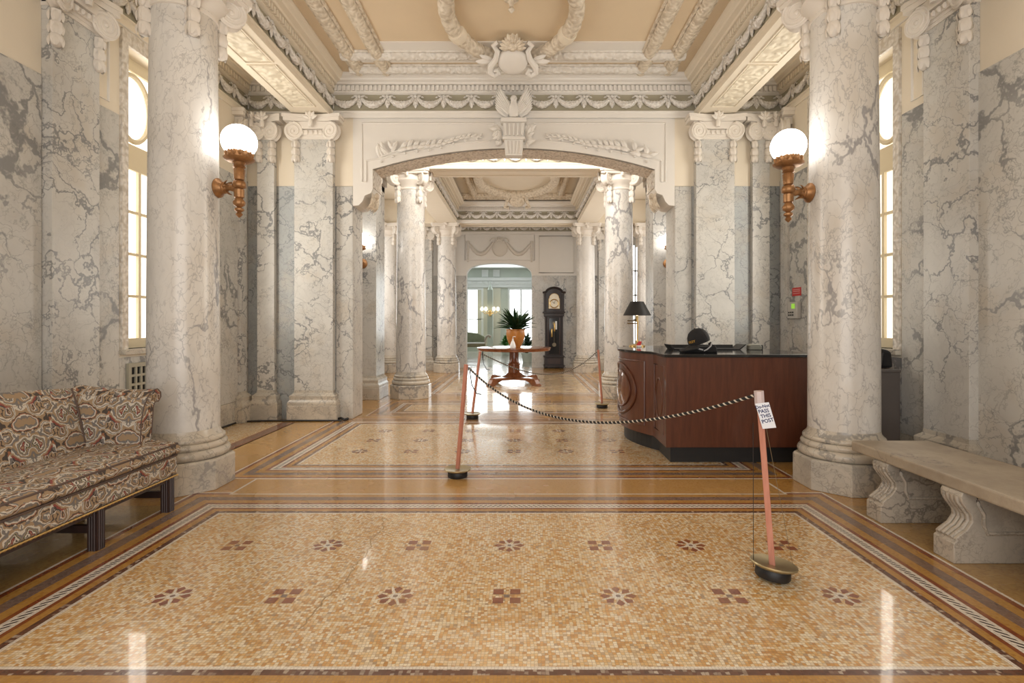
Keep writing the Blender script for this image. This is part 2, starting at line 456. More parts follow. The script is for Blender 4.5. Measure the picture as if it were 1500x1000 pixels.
for row, y in enumerate((10.7, 11.25, 11.8, 12.35, 12.9, 13.45)):
    for i in range(-2, 3):
        (rosette if (i + row) % 2 else crossm)(i*.545, y)
def crack(pts, w=.004):
    for (xa,ya),(xb,yb) in zip(pts, pts[1:]):
        F.add([(xa-w,ya,.0014),(xa+w,ya,.0014),(xb+w,yb,.0014),(xb-w,yb,.0014)],[(0,1,2,3)],8)
cp = [(-.86,3.66),(-.80,3.45),(-.83,3.3),(-.80,3.1),(-.83,2.95),(-.81,2.8),(-.84,2.66),(-.86,2.55),(-.87,2.42),(-.88,2.3)]
cr = []
for a, b in zip(cp, cp[1:]):
    for t in range(5):
        cr.append((a[0]+(b[0]-a[0])*t/5+random.uniform(-.012,.012), a[1]+(b[1]-a[1])*t/5))
crack(cr)
floor = F.build('floor', fm, smooth=False)
tag(floor, 'polished mosaic floor of ochre and cream tiles with patterned borders and red rosettes', 'floor', kind='structure')

# ------------------------------------------------------------------ walls
def struct(o, label, cat): return tag(o, label, cat, kind='structure')
WT = .30
WY0, WY1, WZ0, WZ1 = 5.16, 6.60, 1.10, 4.08
def side_wall(s, name, label):
    f = lambda a, b: (min(s*a, s*b), max(s*a, s*b))
    w = MB(); X = f(WX, WX+WT)
    w.box(*X, Y0, WY0, 0, ZC+.1); w.box(*X, WY1, YB+.45, 0, ZC+.1)
    w.box(*X, WY0, WY1, 0, WZ0); w.box(*X, WY0, WY1, WZ1, ZC+.1)
    o = w.build(name, M_CREAM, smooth=False); struct(o, label, 'wall')
    X2 = f(WX-.015, WX+.0); i = 0
    for (a, b, z0, z1) in ((Y0, 1.5, .30, 3.36),(1.5, 3.02, .30, 3.36),(3.02, 4.24, .30, 3.36),(4.76, WY0-.10, .30, 3.36),(WY0-.10, WY1+.10, .30, WZ0-.08),(WY1+.10, YB, .30, 3.36)):
        p = MB(); p.box(*X2, a+.002, b-.002, z0, z1); p.build('marble_slab', M_MARB, o, smooth=False)
    for (a, b) in ((Y0, 4.24),(4.76, YB)):
        p = MB(); p.box(*f(WX-.02, WX), a, b, 0, .295); p.build('marble_base', M_BASE, o, smooth=False)
    # casing round the window
    c = MB(); xx = f(WX-.03, WX)
    c.box(*xx, WY0-.08, WY0, WZ0, WZ1+.14); c.box(*xx, WY1, WY1+.10, WZ0, WZ1+.14); c.box(*xx, WY0, WY1, WZ1, WZ1+.14)
    c.build('window_casing', M_ORN, o, smooth=False)
    # raised plaster panel moulding above the marble
    c = MB(); xm = s*(WX-.0)
    for (a, b, z0, z1) in ((4.80, 4.94, 3.44, 4.22), (WY0-.22, WY1+.22, WZ1+.18, WZ1+.20)):
        c.tube([(xm,a,z0),(xm,b,z0),(xm,b,z1),(xm,a,z1)], .014, 6, True)
    c.build('panel_moulding', M_PLAST, o)
    return o
side_wall(-1, 'wall_left', 'veined marble wall with cream plaster above, behind the patterned sofa')
side_wall(1, 'wall_right', 'veined marble wall with cream plaster above, behind the stone bench')

# windows in the side walls
def window(s, name, label, pane, cream):
    f = lambda a, b: (min(s*a, s*b), max(s*a, s*b))
    fr = MB(); X = f(WX+.14, WX+.20); t = .055
    ZT0, ZT1 = 3.06, 3.20   # solid rail between sash and transom
    fr.box(*X, WY0, WY0+t, WZ0, WZ1); fr.box(*X, WY1-t, WY1, WZ0, WZ1)
    fr.box(*X, WY0+t, WY1-t, WZ0, WZ0+.10); fr.box(*X, WY0+t, WY1-t, WZ1-.12, WZ1); fr.box(*X, WY0+t, WY1-t, ZT0-.12, ZT1)
    n = 4; st = (WY1-WY0-2*t)/n
    for i in range(1, n):
        y = WY0+t+st*i; w = .045 if i == 2 else .018
        fr.box(*X, y-w, y+w, WZ0+.10, ZT0-.12)
    zz = [1.20+i*(2.94-1.20)/4 for i in range(5)]
    for z in zz[1:-1]:
        fr.box(*f(WX+.145, WX+.195), WY0+t, WY1-t, z-.014, z+.014)
    o = fr.build(name, cream, smooth=False); struct(o, label, 'window')
    g = MB(); g.box(*f(WX+.17, WX+.18), WY0+t, WY1-t, WZ0+.05, WZ1-.06); g.build('frosted_glass', pane, o, smooth=False)
    tr = MB(); zc = (ZT1+WZ1-.12)/2
    for yc in (WY0+t+st*.72, WY1-t-st*.72):
        tr = MB()
        tr.tube([(s*(WX+.15), yc+.24*math.cos(2*PI*i/32), zc+.34*math.sin(2*PI*i/32)) for i in range(32)], .028, 6, True)
        tr.build('oval_tracery', cream, o)
    sl = MB(); sl.box(*f(WX-.06, WX+.2), WY0-.08, WY1+.08, WZ0-.05, WZ0); sl.build('window_sill', M_BASE, o, smooth=False)
    return o
window(-1, 'window_1', 'tall frosted sash window behind the left front column, oval tracery above', M_FROST, M_WINWOOD)
window(1, 'window_2', 'tall frosted sash window behind the right front column, oval tracery above', M_FROST2, M_WINWOOD)

# wall with the wide arch
def arch_pts(n=24):
    L = []
    w, zs, za = 2.0, 3.54, 3.84
    rr = (w*w + (za-zs)**2)/(2*(za-zs)); zc = za-rr; a0 = math.asin(w/rr)
    for i in range(n+1):
        a = -a0 + 2*a0*i/n
        L.append((rr*math.sin(a), zc+rr*math.cos(a)))
    return L
ap = arch_pts()
corb = [(-2.28,3.02),(-2.20,3.03),(-2.15,3.08),(-2.11,3.17),(-2.03,3.20),(-2.0,3.26)]
poly = corb + ap + [(-x, z) for x, z in reversed(corb)] + [(2.28, ZC+.1), (-2.28, ZC+.1)]
w = MB(); w.prism(poly, YB, YB+.45, 'y')
wf = w.build('wall_far', M_PLAST, ang=30); struct(wf, 'white plaster wall with a wide low arch and laurel relief', 'wall')
for s in (-1, 1):
    f = lambda a, b: (min(s*a, s*b), max(s*a, s*b))
    p = MB(); p.box(*f(2.28, WX), YB, YB+.45, 3.30, ZC+.1); p.build('plaster_facing', M_CREAM, wf, smooth=False)
    p = MB(); p.box(*f(2.28, 2.52), YB-.005, YB+.46, 0, 3.299); p.build('marble_jamb', M_MARB2, wf, smooth=False, bevel=.012)
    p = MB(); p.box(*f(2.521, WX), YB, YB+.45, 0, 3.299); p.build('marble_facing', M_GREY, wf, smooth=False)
    # panel moulding following spandrel
    m = MB(); y = YB-.004
    q = [(-x, z) if s > 0 else (x, z) for x, z in ap[:12]]
    m.tube([(s*.28, y, 4.19), (s*2.06+s*.09, y, 4.19), (s*2.15, y, 3.36), (s*2.09, y, 3.36)] , .012, 6)
    m.tube([(s*2.09, y, 3.36), (s*2.09, y, 3.66)] + [(x*1.0, y, z+.11) for x, z in q[1:]][:10], .014, 6)
    m.build('panel_moulding', M_PLAST, wf)
    # laurel branch relief
    m = MB()
    stem = []
    for i in range(15):
        t = i/14; x = 1.90 - 1.45*t
        z = 3.70 + .27*math.sin(t*1.5) + .03*math.sin(t*9)
        stem.append((s*x, YB-.012, z))
    m.tube(stem, .012, 6)
    for i in range(34):
        t = i/34; k = int(t*14); a = Vector(stem[min(k,13)]).lerp(Vector(stem[min(k+1,14)]), t*14-k)
        up = 1 if i % 2 else -1
        sz = .19*(1-t*.62)
        d = Vector((-s*.75, 0, up*random.uniform(.35,.95) + .12))
        if t < .16: d = Vector((-s*random.uniform(-.7,.5), 0, random.uniform(-.5,1)))
        tip = a + d.normalized()*sz
        if tip.z > 4.15: d.z *= .3
        lo = 3.84 - .30*(tip.x/2)**2 + .13
        if tip.z < lo: d.z = abs(d.z)*.2
        m.leaf(a, d, (0,-1,0), sz, sz*.40, .28)
        if i % 4 == 0: m.ell((a.x-s*.02, YB-.015, a.z+up*.06*(1-t*.5)), (.02,.02,.02), 8, 5)
    m.build('laurel_relief', M_PLAST, wf)
# archivolt beading on the soffit
m = MB()
vs, fs = [], []
for i, (x, z) in enumerate(ap):
    vs += [(x*.996, YB+.02, z-.014), (x*.996, YB+.43, z-.014)]
for i in range(len(ap)-1): fs.append((2*i, 2*i+1, 2*i+3, 2*i+2))
m.add(vs, fs)
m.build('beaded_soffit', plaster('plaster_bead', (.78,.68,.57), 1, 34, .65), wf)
for s in (-1, 1):
    m = MB(); m.box(*sorted((s*1.985, s*2.0)), YB+.02, YB+.43, 3.28, 3.53); m.build('beaded_jamb', M_ORN, wf, smooth=False)
    m = MB(); m.lathe([(.02,-.05),(.05,-.02),(.055,.02),(.03,.05)], 14, 0, T(s*2.02, YB+.225, 3.20))
    for k in range(6): m.leaf((s*2.02, YB+.06+k*.065, 3.22), (s*.5,0,-.9), (-s*.9,0,-.4), .24, .07, .25)
    m.build('corbel_leaf', M_ORN2, wf)

# room behind the camera
w = MB(); w.box(-WX-.3, -2.2, Y0-.3, Y0, 0, ZC+.1); w.box(2.2, WX+.3, Y0-.3, Y0, 0, ZC+.1); w.box(-2.2, 2.2, Y0-.3, Y0, 3.6, ZC+.1)
o = w.build('wall_back', M_CREAM, smooth=False); struct(o, 'cream wall with an open entrance behind the viewpoint', 'wall')

# ceiling
c = MB(); c.box(-WX-.3, WX+.3, Y0-.3, YB+.45, ZC, ZC+.1)
c.box(-4.6, 4.6, YB+.45, 16.5, ZC-.02, ZC+.08, 1)
cl = c.build('ceiling', [M_CEIL, M_CREAM], smooth=False); struct(cl, 'tan plaster ceiling with moulded ribs and a garland oval', 'ceiling')

# beams on the column rows
for s in (-1, 1):
    f = lambda a, b: (min(s*a, s*b), max(s*a, s*b))
    b = MB(); b.box(*f(2.57, 3.08), Y0, YB, ZS, ZC)
    bo = b.build('beam', M_CREAM, smooth=False)
    struct(bo, 'plaster beam over the %s row of columns with leaf-filled soffit' % ('left' if s < 0 else 'right'), 'beam')
    for (a, c_) in ((4.75, 5.85), (5.95, 7.05), (2.6, 4.0)):
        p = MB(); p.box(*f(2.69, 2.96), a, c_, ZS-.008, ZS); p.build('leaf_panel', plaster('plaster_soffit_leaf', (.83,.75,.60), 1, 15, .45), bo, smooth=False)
        p = MB(); X0, X1 = s*2.67, s*2.98
        p.tube([(X0,a-.02,ZS),(X1,a-.02,ZS),(X1,c_+.02,ZS),(X0,c_+.02,ZS)], .016, 6, True); p.build('panel_moulding', M_CREAM, bo)

# ------------------------------------------------------------------ entablatures
PROF = [(0,0),(.012,.0),(.018,.02),(.018,.06),(.035,.075),(.035,.09),(.004,.10),(.004,.325),(.02,.33),(.04,.345),(.05,.35),(.05,.435),(.10,.44),(.115,.455),(.17,.465),(.18,.485),(.215,.50),(.235,.53),(.235,.56)]
def swag_mesh(p):
    m = MB(); N = 15; h = p*.5
    pts, rad = [], []
    for i in range(N):
        t = -1+2*i/(N-1)
        pts.append((t*h*.86, -.022-.016*(1-t*t), .150-.088*(1-t*t)**.8))
        rad.append((.016+.026*(1-abs(t)**1.5))*(1+.16*(i % 2)))
    m.tube(pts, rad, 8)
    return m
def drop_mesh(p):
    m = MB(); h = p*.5
    m.ell((h, -.025, .165), (.022,.022,.022), 8, 5)
    m.lathe([(.008,-.125),(.022,-.10),(.024,-.06),(.014,-.02),(.006,0)], 8, 0, T(h, -.018, .152), sy=.6)
    for sx in (-1, 1):
        m.leaf((h, -.012, .160), (sx*.9, 0, .22), (0,-1,0), .085, .032, .15)
        m.leaf((h, -.012, .160), (sx*.35, 0, -1), (0,-1,0), .11, .026, .12)
        m.leaf((h+sx*.07, -.012, .17), (sx*.9, 0, -.3), (0,-1,0), .05, .022, .15)
    return m
_sw = {}
def entab(name, label, p0, p1, nrm, z0, m0=1, m1=1, pitch=.385, dz=1.0, white=M_PLAST, garl=True, lo=None, hi=None, cat='cornice'):
    p0, p1, nrm = Vector((*p0,0)), Vector((*p1,0)), Vector((*nrm,0))
    d = (p1-p0); L = d.length; d.normalize()
    m = MB(); vs, fs, n = [], [], len(PROF)
    for e, q, mm in ((0,p0,m0),(1,p1,-m1)):
        for off, z in PROF: vs.append(q + nrm*off + d*off*mm + Vector((0,0,z0+z*dz)))
    m.v += vs
    for i in range(n-1):
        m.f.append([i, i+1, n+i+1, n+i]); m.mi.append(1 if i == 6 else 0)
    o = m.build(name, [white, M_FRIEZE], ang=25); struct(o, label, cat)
    # dentils: one comb
    lo_ = 0 if lo is None else lo; hi_ = L if hi is None else hi
    a = lo_ + .06; out = [(a, .0)]; x = a; top = []
    while x + .062 < hi_ - .06:
        top += [(x, .036), (x+.036, .036), (x+.036, .006), (x+.062, .006)]; x += .062
    poly = [(a, 0)] + top + [(x, 0)]
    Mx = Matrix(((d.x, nrm.x, 0, p0.x), (d.y, nrm.y, 0, p0.y), (0,0,1,0), (0,0,0,1)))
    c = MB(); c.prism([(u, v+.05) for u, v in poly], z0+.358*dz, z0+.428*dz, 'z', 0, Mx)
    c.build('dentil_band', white, o, smooth=False)
    if garl:
        rz = math.atan2(nrm.y, nrm.x) + PI/2
        k = max(1, int(round((hi_-lo_)/pitch))); pp = (hi_-lo_)/k
        key = round(pp, 3)
        if key not in _sw:
            a_ = swag_mesh(pp).build('garland', M_ORNW); b_ = drop_mesh(pp).build('ribbon_drop', M_ORNW)
            _sw[key] = (a_.data, b_.data)
            for z_ in (a_, b_): bpy.data.objects.remove(z_)
        for i in range(k):
            q = p0 + d*(lo_ + pp*(i+.5)) + nrm*.004
            for nm, me in (('garland', _sw[key][0]), ('ribbon_drop', _sw[key][1])):
                if nm == 'ribbon_drop' and i == k-1 and d.cross(nrm).z < 0: pass
                g = bpy.data.objects.new(nm, me); COL.objects.link(g); g.parent = o
                g.location = (q.x, q.y, z0+.10); g.scale = (1, 1, 1.16); g.rotation_euler = (0,0,rz)
    return o
bx = 2.57
entab('cornice', 'white cornice with dentils and garland frieze above the wide arch', (-bx, YB-.02), (bx, YB-.02), (0,-1), ZS-.02)
entab('cornice', 'cornice with garland frieze along the inner face of the left beam', (-bx, Y0), (-bx, YB-.02), (1,0), ZS-.02, 1, 1, lo=4.2, white=M_CREAM)
entab('cornice', 'cornice with garland frieze along the inner face of the right beam', (bx, YB-.02), (bx, Y0), (-1,0), ZS-.02, 1, 1, hi=YB-Y0-4.2, white=M_CREAM)
for s in (-1, 1):
    wd = 'left' if s < 0 else 'right'
    a, b = ((s*WX, Y0), (s*WX, YB))
    if s > 0: a, b = b, a
    entab('cornice', 'cream cornice along the top of the %s side wall over the window' % wd, a, b, (-s, 0), ZS-.02, 1, 1, pitch=.385, white=M_CREAM,
          lo=(6.0 if s < 0 else 0), hi=(None if s < 0 else YB-Y0-6.0))
    a, b = ((s*WX, YB), (s*3.08, YB))
    if s > 0: a, b = b, a
    entab('cornice', 'short cornice at the end of the %s aisle beside the beam' % wd, a, b, (0, -1), ZS-.02, 0, 0, pitch=.35)
    # caps the back of the beam
    b_ = MB(); b_.box(*sorted((s*2.57, s*2.58)), Y0, YB, ZS, ZC); 

# ceiling ribs
def rib(name, pts, label, mat):
    m = MB(); a, b = Vector(pts[0]), Vector(pts[1]); n = int((b-a).length/.055)
    m.tube([a.lerp(b, i/n) for i in range(n+1)], [ .068*(1+.10*(i % 2)) for i in range(n+1)], 12, flat=.75)
    d = (b-a).normalized(); s_ = d.cross(Vector((0,0,1)))
    for sg in (-1, 1):
        m.tube([a+s_*sg*.085+Vector((0,0,.02)), b+s_*sg*.085+Vector((0,0,.02))], .022, 6)
    o = m.build(name, mat); o.parent = cl
    if label: o['label'] = label
for x in (-2.10, -1.73, 1.73, 2.10):
    rib('ceiling_rib', ((x, 2.5, ZC-.03), (x, 7.16, ZC-.03)), None, M_ORN2)
for y in (6.72, 7.08):
    rib('ceiling_rib', ((-2.2, y, ZC-.028), (2.2, y, ZC-.028)), None, plaster('plaster_rib_white', (.82,.78,.72), 1, 22, .3))
m = MB(); m.box(-2.0, 2.0, 6.86, 6.94, ZC-.004, ZC); m.box(-1.66, 1.66, 6.42, 6.62, ZC-.012, ZC)
m.build('white_band', M_PLAST, cl, smooth=False)
# oval garland and straps
m = MB(); N = 120; cy = 5.77; ea, eb = .71, .955
pts = [(ea*math.cos(2*PI*i/N), cy+eb*math.sin(2*PI*i/N), ZC-.05) for i in range(N)]
m.tube(pts, [.088*(1+.07*math.sin(i*2.1)+.05*math.sin(i*5.3)) for i in range(N)], 14, True)
g = m.build('garland_oval', M_ORN2, cl)
for sg in (-1, 1):
    a0 = math.asin(.42)
    q = []
    m = MB()
    arc = [(sg*ea*math.cos(a0+da), cy+eb*math.sin(a0+da), ZC-.05) for da in (-.07,-.035,0,.035,.07)]
    m.tube(arc, [.100,.108,.104,.108,.100], 14); m.build('ribbon_strap', M_CREAM, cl)
m = MB(); m.lathe([(.09,0),(.08,-.03),(.03,-.05),(.02,-.11),(.035,-.14),(.01,-.17)], 16, 0, T(0, 5.55, ZC)); m.build('centre_boss', M_ORN2, cl)
# ------------------------------------------------------------------ capitals, columns, pilasters
def volute_mb(r=.13, w=.10, M=None):
    """scroll drum: axis along local x, spiral cord on both faces"""
    m = MB()
    pr = [(r*.93,-w/2),(r,-w*.38),(r*.80,-w*.12),(r*.80,w*.12),(r,w*.38),(r*.93,w/2)]
    m.lathe(pr, 24, 0, (M or Matrix()) @ RY(PI/2))
    for sg in (-1, 1):
        sp = []
        for i in range(54):
            t = i/53; a = sg*0 + t*2*PI*2.4 + PI/2
            rr = r*(.93*(1-t)**.9 + .07)
            sp.append((sg*w/2, rr*math.cos(a), rr*math.sin(a)))
        m.tube(sp, lambda t: r*.105*(1-.55*t), 6, False, 0, M)
        m.ell((sg*w/2, 0, 0), (.012, r*.17, r*.17), 10, 6, 0, M)
    return m
def husk_mb(L=.31, M=None, w=.052):
    m = MB()
    prof = [(.02,0),(w*.75,-.012),(w*.85,-L*.25),(w*.62,-L*.34),(w*.9,-L*.38),(w*.98,-L*.60),(w*.72,-L*.68),(w*.95,-L*.72),(w,-L*.86),(w*.7,-L*.96),(.012,-L)]
    m.lathe(prof, 12, 0, M, bump=lambda a, j: 1+.08*math.cos(4*a))
    for z0 in (-L*.08, -L*.42, -L*.74):
        for k in range(5):
            a = 2*PI*k/5
            m.leaf((w*.9*math.cos(a), w*.9*math.sin(a), z0-L*.26), (-.1*math.cos(a), -.1*math.sin(a), 1), (math.cos(a), math.sin(a), 0), L*.26, w*.9, .12, 0, M)
    return m
def fleuron_mb(M=None, s=1):
    m = MB()
    for k in range(5):
        a = PI*(k+.5)/5
        m.leaf((0, -.01, 0), (math.cos(a), -.15, math.sin(a)), (0,-1,0), .085*s, .045*s, .25, 0, M)
    m.ell((0,-.02,.01), (.022*s,.022*s,.022*s), 8, 5, 0, M)
    m.lathe([(.02*s,-.09*s),(.028*s,-.05*s),(.015*s,0)], 8, 0, (M or Matrix()) @ T(0,-.01,0))
    return m
def abacus_poly(h, cut=.05, dip=.05, n=7):
    P_ = []
    for k in range(4):
        A = RZ(k*PI/2)
        for i in range(n):
            t = -1+2*i/(n-1)
            v = A @ Vector((t*(h-cut), -(h - dip*(1-t*t)), 0)); P_.append((v.x, v.y))
    return P_
def make_column(name, H, r0=.266, r1=.243):
    root = empty(name)
    zt = H
    oct_ = lambda a: a/math.cos(PI/8)
    m = MB(); m.lathe([(oct_(.35),0),(oct_(.35),.235),(oct_(.338),.25)], 8, 0, None, PI/8); m.build('plinth', M_BASE, root, smooth=False, bevel=.006)
    m = MB(); pr = [(.325,.25)]
    for (rc, zc_, rr) in ((.303,.287,.042),(.292,.352,.030),(.282,.402,.024)):
        pr += [(rc+rr*math.cos(a), zc_+rr*math.sin(a)) for a in (-1.4,-.9,-.4,0,.4,.9,1.4)]
    pr += [(.285,.43),(.27,.45),(.264,.49)]
    m.lathe(pr, 48); m.build('base_moulding', M_BASE, root, ang=50)
    m = MB(); zc0 = zt-.36
    m.lathe([(r0-(r0-r1)*(t**1.7), .48+(zc0+.06-.48)*t) for t in [i/16 for i in range(17)]], 56); m.build('shaft', M_SHAFT, root, ang=60)
    m = MB(); m.lathe([(r1-.005,zt-.36),(r1+.012,zt-.35),(r1+.012,zt-.325),(r1,zt-.315),(r1+.01,zt-.27),(r1+.055,zt-.23),(r1+.075,zt-.19),(r1+.06,zt-.15),(r1+.07,zt-.09)], 40)
    m.prism(abacus_poly(.375), zt-.09, zt-.05, 'z'); m.prism(abacus_poly(.395), zt-.05, zt-.0, 'z')
    cap = m.build('capital', M_SCROLL, root, ang=40)
    vm = hm = None
    for k in range(4):
        a = PI/4 + k*PI/2
        M = T(.345*math.cos(a), .345*math.sin(a), zt-.205) @ RZ(a+PI/2)
        if vm is None:
            v = volute_mb(.128, .115).build('volute', M_SCROLL, cap, ang=45); h = husk_mb(.34).build('husk_drop', M_SCROLL, cap, ang=45); f = fleuron_mb().build('fleuron', M_SCROLL, cap)
        else:
            v, h, f = v.copy(), h.copy(), f.copy()
            for o in (v, h, f): COL.objects.link(o)
        v.location = (.345*math.cos(a), .345*math.sin(a), zt-.17); v.rotation_euler = (0,0,a+PI/2)
        h.location = (.278*math.cos(a), .278*math.sin(a), zt-.255)
        b = k*PI/2
        f.location = (.345*math.sin(b), -.345*math.cos(b), zt-.05); f.rotation_euler = (0,0,b)
    return root
def make_pilaster(name, W, D, H, plinthW=None):
    """front face looks to local -y; wall behind at y=0"""
    root = empty(name); zt = H; hw = W/2
    m = MB(); e = .075
    m.box(-hw-e, hw+e, -D-e, 0, 0, .215)
    m.build('plinth', M_BASE, root, smooth=False, bevel=.006)
    prof = [(.068,.215),(.072,.235),(.066,.265),(.05,.28),(.045,.30),(.05,.325),(.05,.345),(.028,.365),(.005,.385),(0,.42)]
    m = MB(); vs = []
    for o_, z in prof: vs += [(-hw-o_, 0, z), (-hw-o_, -D-o_, z), (hw+o_, -D-o_, z), (hw+o_, 0, z)]
    fs = []
    for j in range(len(prof)-1): fs += [(4*j+i, 4*j+i+1, 4*j+i+5, 4*j+i+4) for i in range(3)]
    m.add(vs, fs); m.build('base_moulding', M_BASE, root, ang=40)
    m = MB(); m.box(-hw, hw, -D, 0, .38, zt-.20); m.build('shaft', M_MARB2, root, smooth=False, bevel=.004)
    m = MB(); m.box(-hw-.005, hw+.005, -D-.012, 0, zt-.33, zt-.30); m.box(-hw, hw, -D-.02, 0, zt-.30, zt-.20)
    m.box(-hw-.05, hw+.05, -D-.06, 0, zt-.20, zt-.10)
    n = 8; A = hw+.115
    pl = [(-A,0),(-A,-D-.10)] + [(-A+.05+(2*A-.10)*i/n, -D-.10+.05*(1-(2*i/n-1)**2)) for i in range(n+1)] + [(A,-D-.10),(A,0)]
    m.prism(pl, zt-.095, zt-.045, 'z'); m.prism([(x*1.04, y*1.06) for x, y in pl], zt-.045, zt, 'z')
    cap = m.build('capital', M_SCROLL, root, ang=40)
    # egg band
    m = MB()
    for i in range(5):
        m.ell((-hw*.5+hw*i/4, -D-.05, zt-.245), (.018,.02,.028), 8, 5)
    m.box(-hw*.62, hw*.62, -D-.045, -D, zt-.275, zt-.215); m.build('egg_band', M_SCROLL, cap)
    for sg in (-1, 1):
        v = volute_mb(.122, .09).build('volute', M_SCROLL, cap, ang=45)
        v.location = (sg*(hw-.01), -D-.035, zt-.235); v.rotation_euler = (0,0,PI/2 - sg*.25)
        h = husk_mb(.31).build('husk_drop', M_SCROLL, cap, ang=45); h.location = (sg*(hw-.025), -D-.01, zt-.345)
    f = fleuron_mb(None, 1.25).build('fleuron', M_SCROLL, cap); f.location = (0, -D-.09, zt-.075)
    return root

HCAP = ZS-.02
cprot = make_column('marble_column', HCAP)
def place(o, x, y, rz, label, cat, group=None):
    o.location = (x, y, 0); o.rotation_euler = (0,0,rz); tag(o, label, cat, group, 'thing'); return o
place(cprot, -2.73, 4.42, 0, 'round white marble column behind the patterned sofa, globe lamp on its side', 'column')
c2 = copy_tree(cprot); place(c2, 2.81, 4.42, 0, 'round streaked marble column between the wooden desk and the stone bench', 'column')
# second hall
ZS2 = 4.12
h2 = make_column('marble_column', ZS2-.005)
place(h2, -1.92, 9.66, 0, 'nearer round marble column seen on the left through the wide arch', 'column')
for x, y, lb in ((1.90, 9.66, 'round marble column beyond the arch, just behind the desk lamp'),
                 (-1.98, 14.75, 'farther round marble column beside the inner doorway, left of the plant table'),
                 (1.92, 14.75, 'farther round marble column standing next to the longcase clock')):
    place(copy_tree(h2), x, y, 0, lb, 'column')
p1 = make_pilaster('marble_pilaster', .54, .10, HCAP)
place(p1, -2.80, YB, 0, 'square marble pilaster beside the wide arch, on the side of the empty aisle', 'pilaster')
place(copy_tree(p1), 2.82, YB, 0, 'square marble pilaster beside the wide arch, rising behind the desk', 'pilaster')
p2 = make_pilaster('marble_pilaster', .48, .09, HCAP)
place(p2, -WX, 4.49, PI/2, 'marble wall pilaster behind the patterned sofa', 'pilaster')
place(copy_tree(p2), WX, 4.45, -PI/2, 'marble wall pilaster behind the stone bench', 'pilaster')
p3 = make_pilaster('marble_pilaster', .24, .08, HCAP)
place(p3, -3.48, YB, 0, 'narrow corner pilaster at the end of the left aisle', 'pilaster')
place(copy_tree(p3), 3.47, YB, 0, 'narrow corner pilaster at the end of the right aisle near the alarm panel', 'pilaster')

p4 = make_pilaster('marble_pilaster', .18, .05, HCAP)
place(p4, -WX, 7.26, PI/2, 'slim side wall pilaster turning the corner of the left aisle', 'pilaster')
place(copy_tree(p4), WX, 7.26, -PI/2, 'slim side wall pilaster turning the corner past the alarm panel', 'pilaster')
# ------------------------------------------------------------------ hall beyond the arch
X2 = 4.3
for s in (-1, 1):
    w = MB(); w.box(*sorted((s*X2, s*(X2+.3))), YB+.45, 16.5, 0, ZC+.1)
    o = w.build('wall_left' if s < 0 else 'wall_right', M_MARB, smooth=False)
    struct(o, 'marble side wall of the far hall, %s side' % ('left' if s < 0 else 'right'), 'wall')
Y3 = 16.2
w = MB(); hx0, hx1, hz = -1.58, .44, 3.22
mid = (hx0+hx1)/2; hw = (hx1-hx0)/2
arc = [(hx0, 2.80)] + [(mid - hw*math.cos(PI*i/20)**1 if False else mid - hw*math.copysign(abs(math.cos(PI*i/20))**.75, math.cos(PI*i/20)), 2.80+(hz-2.80)*math.sin(PI*i/20)**.75) for i in range(1, 20)] + [(hx1, 2.80)]
poly = [(-X2, 2.84), (hx0-.0, 2.84)]
poly = [(-X2, 0), (hx0, 0)] + arc + [(hx1, 0), (X2, 0), (X2, ZC+.1), (-X2, ZC+.1)]
w.prism(poly, Y3, Y3+.30, 'y')
wi = w.build('wall_inner', M_PLAST, smooth=False); struct(wi, 'white panelled wall with an arched doorway at the end of the far hall', 'wall')
for (a, b) in ((-X2, hx0), (hx1, 1.5), (1.5, 3.1), (4.15, X2)):
    p = MB(); p.box(a+.003, b-.003, Y3-.015, Y3, 0, 2.83); p.build('marble_slab', M_MARB2 if a < 1 else M_MARB, wi, smooth=False)
m = MB(); y = Y3-.006
for (a, b, z0, z1) in ((-1.62, .52, 3.30, 4.10), (.66, 1.72, 2.92, 4.05)):
    m = MB(); m.tube([(a,y,z0),(b,y,z0),(b,y,z1),(a,y,z1)], .02, 6, True); m.build('panel_moulding', M_PLAST, wi)
m = MB(); cx = -.55
m.ell((cx, Y3-.02, 3.68), (.24,.05,.27), 16, 8)
for sg in (-1, 1):
    m.tube([(cx+sg*(.2+.75*t), Y3-.02, 3.86-.34*math.sin(PI*t)-.05*t) for t in [i/14 for i in range(15)]], [.03+.028*math.sin(PI*i/14)+(i%2)*.012 for i in range(15)], 8)
    m.tube([(cx+sg*.98, Y3-.015, 3.9-i*.05) for i in range(14)], [.035*(1-.05*i)+(i%2)*.014 for i in range(14)], 8)
    m.tube([(cx+sg*(.16+.12*math.cos(a)), Y3-.03, 3.88+.1*math.sin(a)) for a in [i*.5 for i in range(11)]], .022, 6)
for k in range(7):
    a = PI*(k+.5)/7; m.leaf((cx, Y3-.02, 3.86), (math.cos(a),0,math.sin(a)), (0,-1,0), .17, .08, .2)
m.build('cartouche_relief', plaster('plaster_relief', (.72,.67,.60)), wi)
